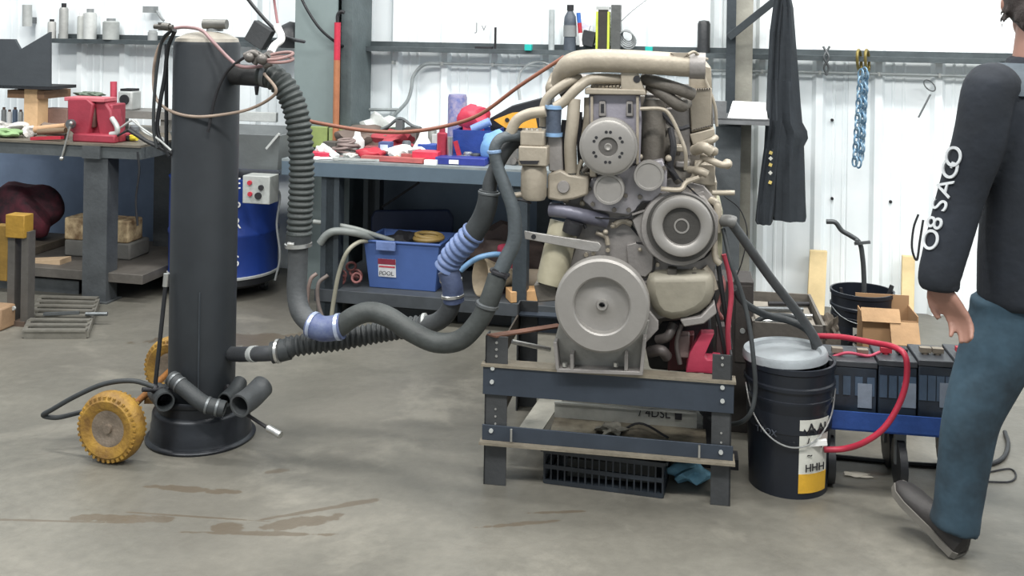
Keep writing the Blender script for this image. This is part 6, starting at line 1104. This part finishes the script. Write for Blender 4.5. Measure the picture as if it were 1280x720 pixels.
for i in range(26):
    a_ = g.uniform(0, 2 * pi); u = V(cos(a_), sin(a_), 0); 
    if u.dot(Hh) > .5: continue
    p = head_c + u * .085 - V(0, 0, g.uniform(-.03, .05)); m.tube([p, p + u * .015 - V(0, 0, .02), p + u * .022 - V(0, 0, .045)], .008, 6, 3, rf=lambda l, t: .009 * (1 - .85 * l / t))
T.part('hair', m, mat('#3a3230', .7, 0, .4, 30, .3), mods=remesh(.006, 2))
# jacket: torso and sleeves as one cloth surface
m = MB(); rr = []; JC = mat('#0f151d', .85, 0, .2, 5, .25, h2='#161d27', name='dark_jacket')
cs = neck0
for z_, hw, hd, fx in ((.705, .175, .13, 0), (.73, .188, .14, 0), (.85, .19, .14, 0), (1.0, .19, .135, -.005), (1.15, .2, .14, -.01), (1.28, .212, .14, -.01), (1.345, .2, .125, -.005), (1.385, .15, .1, 0), (1.41, .085, .075, 0), (1.435, .068, .066, 0)):
    c_ = tz(z_, fx); w_ = max(0, (z_ - 1.0) / .4); c_ = V(c_.x + (neck0.x - pc.x) * w_, c_.y + (neck0.y - pc.y) * w_, z_)
    rr.append([c_ + Lf * hw * cos(t * pi / 14) + Hd * hd * sin(t * pi / 14) + UP * .006 * sin(t * 1.7 + z_ * 30) for t in range(28)])
m.rings(rr)
limb(m, [shL.lerp(neck0, .25) - V(0, 0, .02), shL, D_(1224, 175, 2.93), elL, D_(1186, 300, 2.94), D_(1174, 345, 2.93), wrL + V(0, 0, .0)], [.07, .072, .072, .066, .062, .058, .05], 24); limb(m, [shR.lerp(neck0, .25) - V(0, 0, .02), shR, elR, wrR], [.07, .072, .064, .048], 24)
jk = T.part('jacket', m, JC, mods=remesh(.009, 5))
m = MB(); m.torus(neck0 + V(0, 0, -.005), .066, .015, (0, 0, 1), 28, 10); T.part('collar', m, JC, parent=jk)
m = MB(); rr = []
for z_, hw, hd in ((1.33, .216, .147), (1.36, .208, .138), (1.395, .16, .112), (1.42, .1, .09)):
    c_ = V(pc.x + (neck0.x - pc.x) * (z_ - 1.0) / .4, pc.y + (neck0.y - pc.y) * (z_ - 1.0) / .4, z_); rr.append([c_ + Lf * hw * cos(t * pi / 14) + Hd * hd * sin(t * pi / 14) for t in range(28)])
m.rings(rr, cap=False); T.part('shoulder_light', m, mat('#4a545c', .8), parent=jk, label='paler grey shell painting overhead light on the shoulders')  # painted overhead light: paler shell over the jacket shoulders
m = MB(); m.lathe([(.052, 0), (.055, .012), (.052, .03)], wrL - (wrL - elL).normalized() * .01, (elL - wrL), 24, cap=False); T.part('cuff', m, JC, parent=jk)
# white print down the sleeve
SG = [D_(1224, 175, 2.93), elL, D_(1186, 300, 2.94), D_(1174, 345, 2.93)]; SP = crom(SG, 8)
for i, ch_ in enumerate('OGAS8O'):
    k_ = int(i / 6 * (len(SP) - 8)) + 3; p = SP[k_]; t = (SP[k_ + 1] - SP[k_ - 1]).normalized(); n_ = wv(-.93, -.37); n_ = (n_ - t * n_.dot(t)).normalized(); x_ = (-t); y_ = n_.cross(x_)
    me = text_mesh(ch_, .08, .002); M_ = Matrix((x_, y_, n_)).transposed().to_4x4(); r_ = (.074, .072, .07, .068, .066, .064)[i]; M_.translation = p + n_ * (r_ - .001) - T.base; me.transform(M_); me.materials.clear(); me.materials.append(mat('#c2c6c9', .6)); o = bpy.data.objects.new('sleeve_print', me); COL.objects.link(o); o.parent = jk
# jeans
m = MB(); JE = mat('#2d4452', .9, 0, .25, 3, .45, h2='#14232c', name='blue_jeans')
rr = []
for z_, hw, hd in ((.9, .165, .12), (.8, .175, .125), (.74, .18, .125), (.69, .15, .11)): c_ = tz(z_); rr.append([c_ + Lf * hw * cos(t * pi / 12) + Hd * hd * sin(t * pi / 12) for t in range(24)])
m.rings(rr)
limb(m, [hipL + V(0, 0, .08), hipL, D_(1240, 455, 3.0), knL, D_(1204, 585, 2.96), D_(1197, 635, 2.95), D_(1192, 660, 2.95)], [.1, .108, .1, .079, .071, .066, .07], 24); limb(m, [hipR + V(0, 0, .08), hipR, knR, anR + V(-.02, 0, .03)], [.1, .107, .078, .068], 24)
T.part('jeans', m, JE, mods=remesh(.009, 4))
# shoes
def shoe(heel, toe, label=None):
    d = (toe - heel); L = d.length; d.normalize(); s_ = d.cross(UP).normalized(); u = s_.cross(d).normalized(); rr = []; rs = []
    for t, hw, h in ((0, .022, .05), (.04, .034, .075), (.2, .037, .09), (.38, .036, .085), (.55, .041, .062), (.75, .046, .05), (.9, .04, .04), (1, .016, .026)):
        c_ = heel + d * L * t; rr.append([c_ + s_ * hw * cos(a) + u * (.02 + (h - .02) * max(0, sin(a))) if sin(a) >= 0 else c_ + s_ * hw * cos(a) + u * .012 for a in [2 * pi * j / 20 for j in range(20)]])
        rs.append([c_ + s_ * (hw + .005) * cos(a) + u * (.011 + .011 * (1 if sin(a) >= 0 else -1)) for a in [2 * pi * (j + .5) / 20 for j in range(20)]])
    m = MB(); m.rings(rr); sh = T.part('shoe', m, mat('#2b2827', .6, 0, .3)); m = MB(); m.rings(rs); T.part('sole', m, mat('#6d6a64', .7), parent=sh, label='pale worn sole')
hl = E.fl(1200, 696, .004); tw = wv(-.115, .19, .115); shoe(hl, hl + tw)
hr = anR + V(.02, 0, -.1); hr = V(hr.x, hr.y, .12); shoe(hr, hr + V(-.22, .05, -.1))
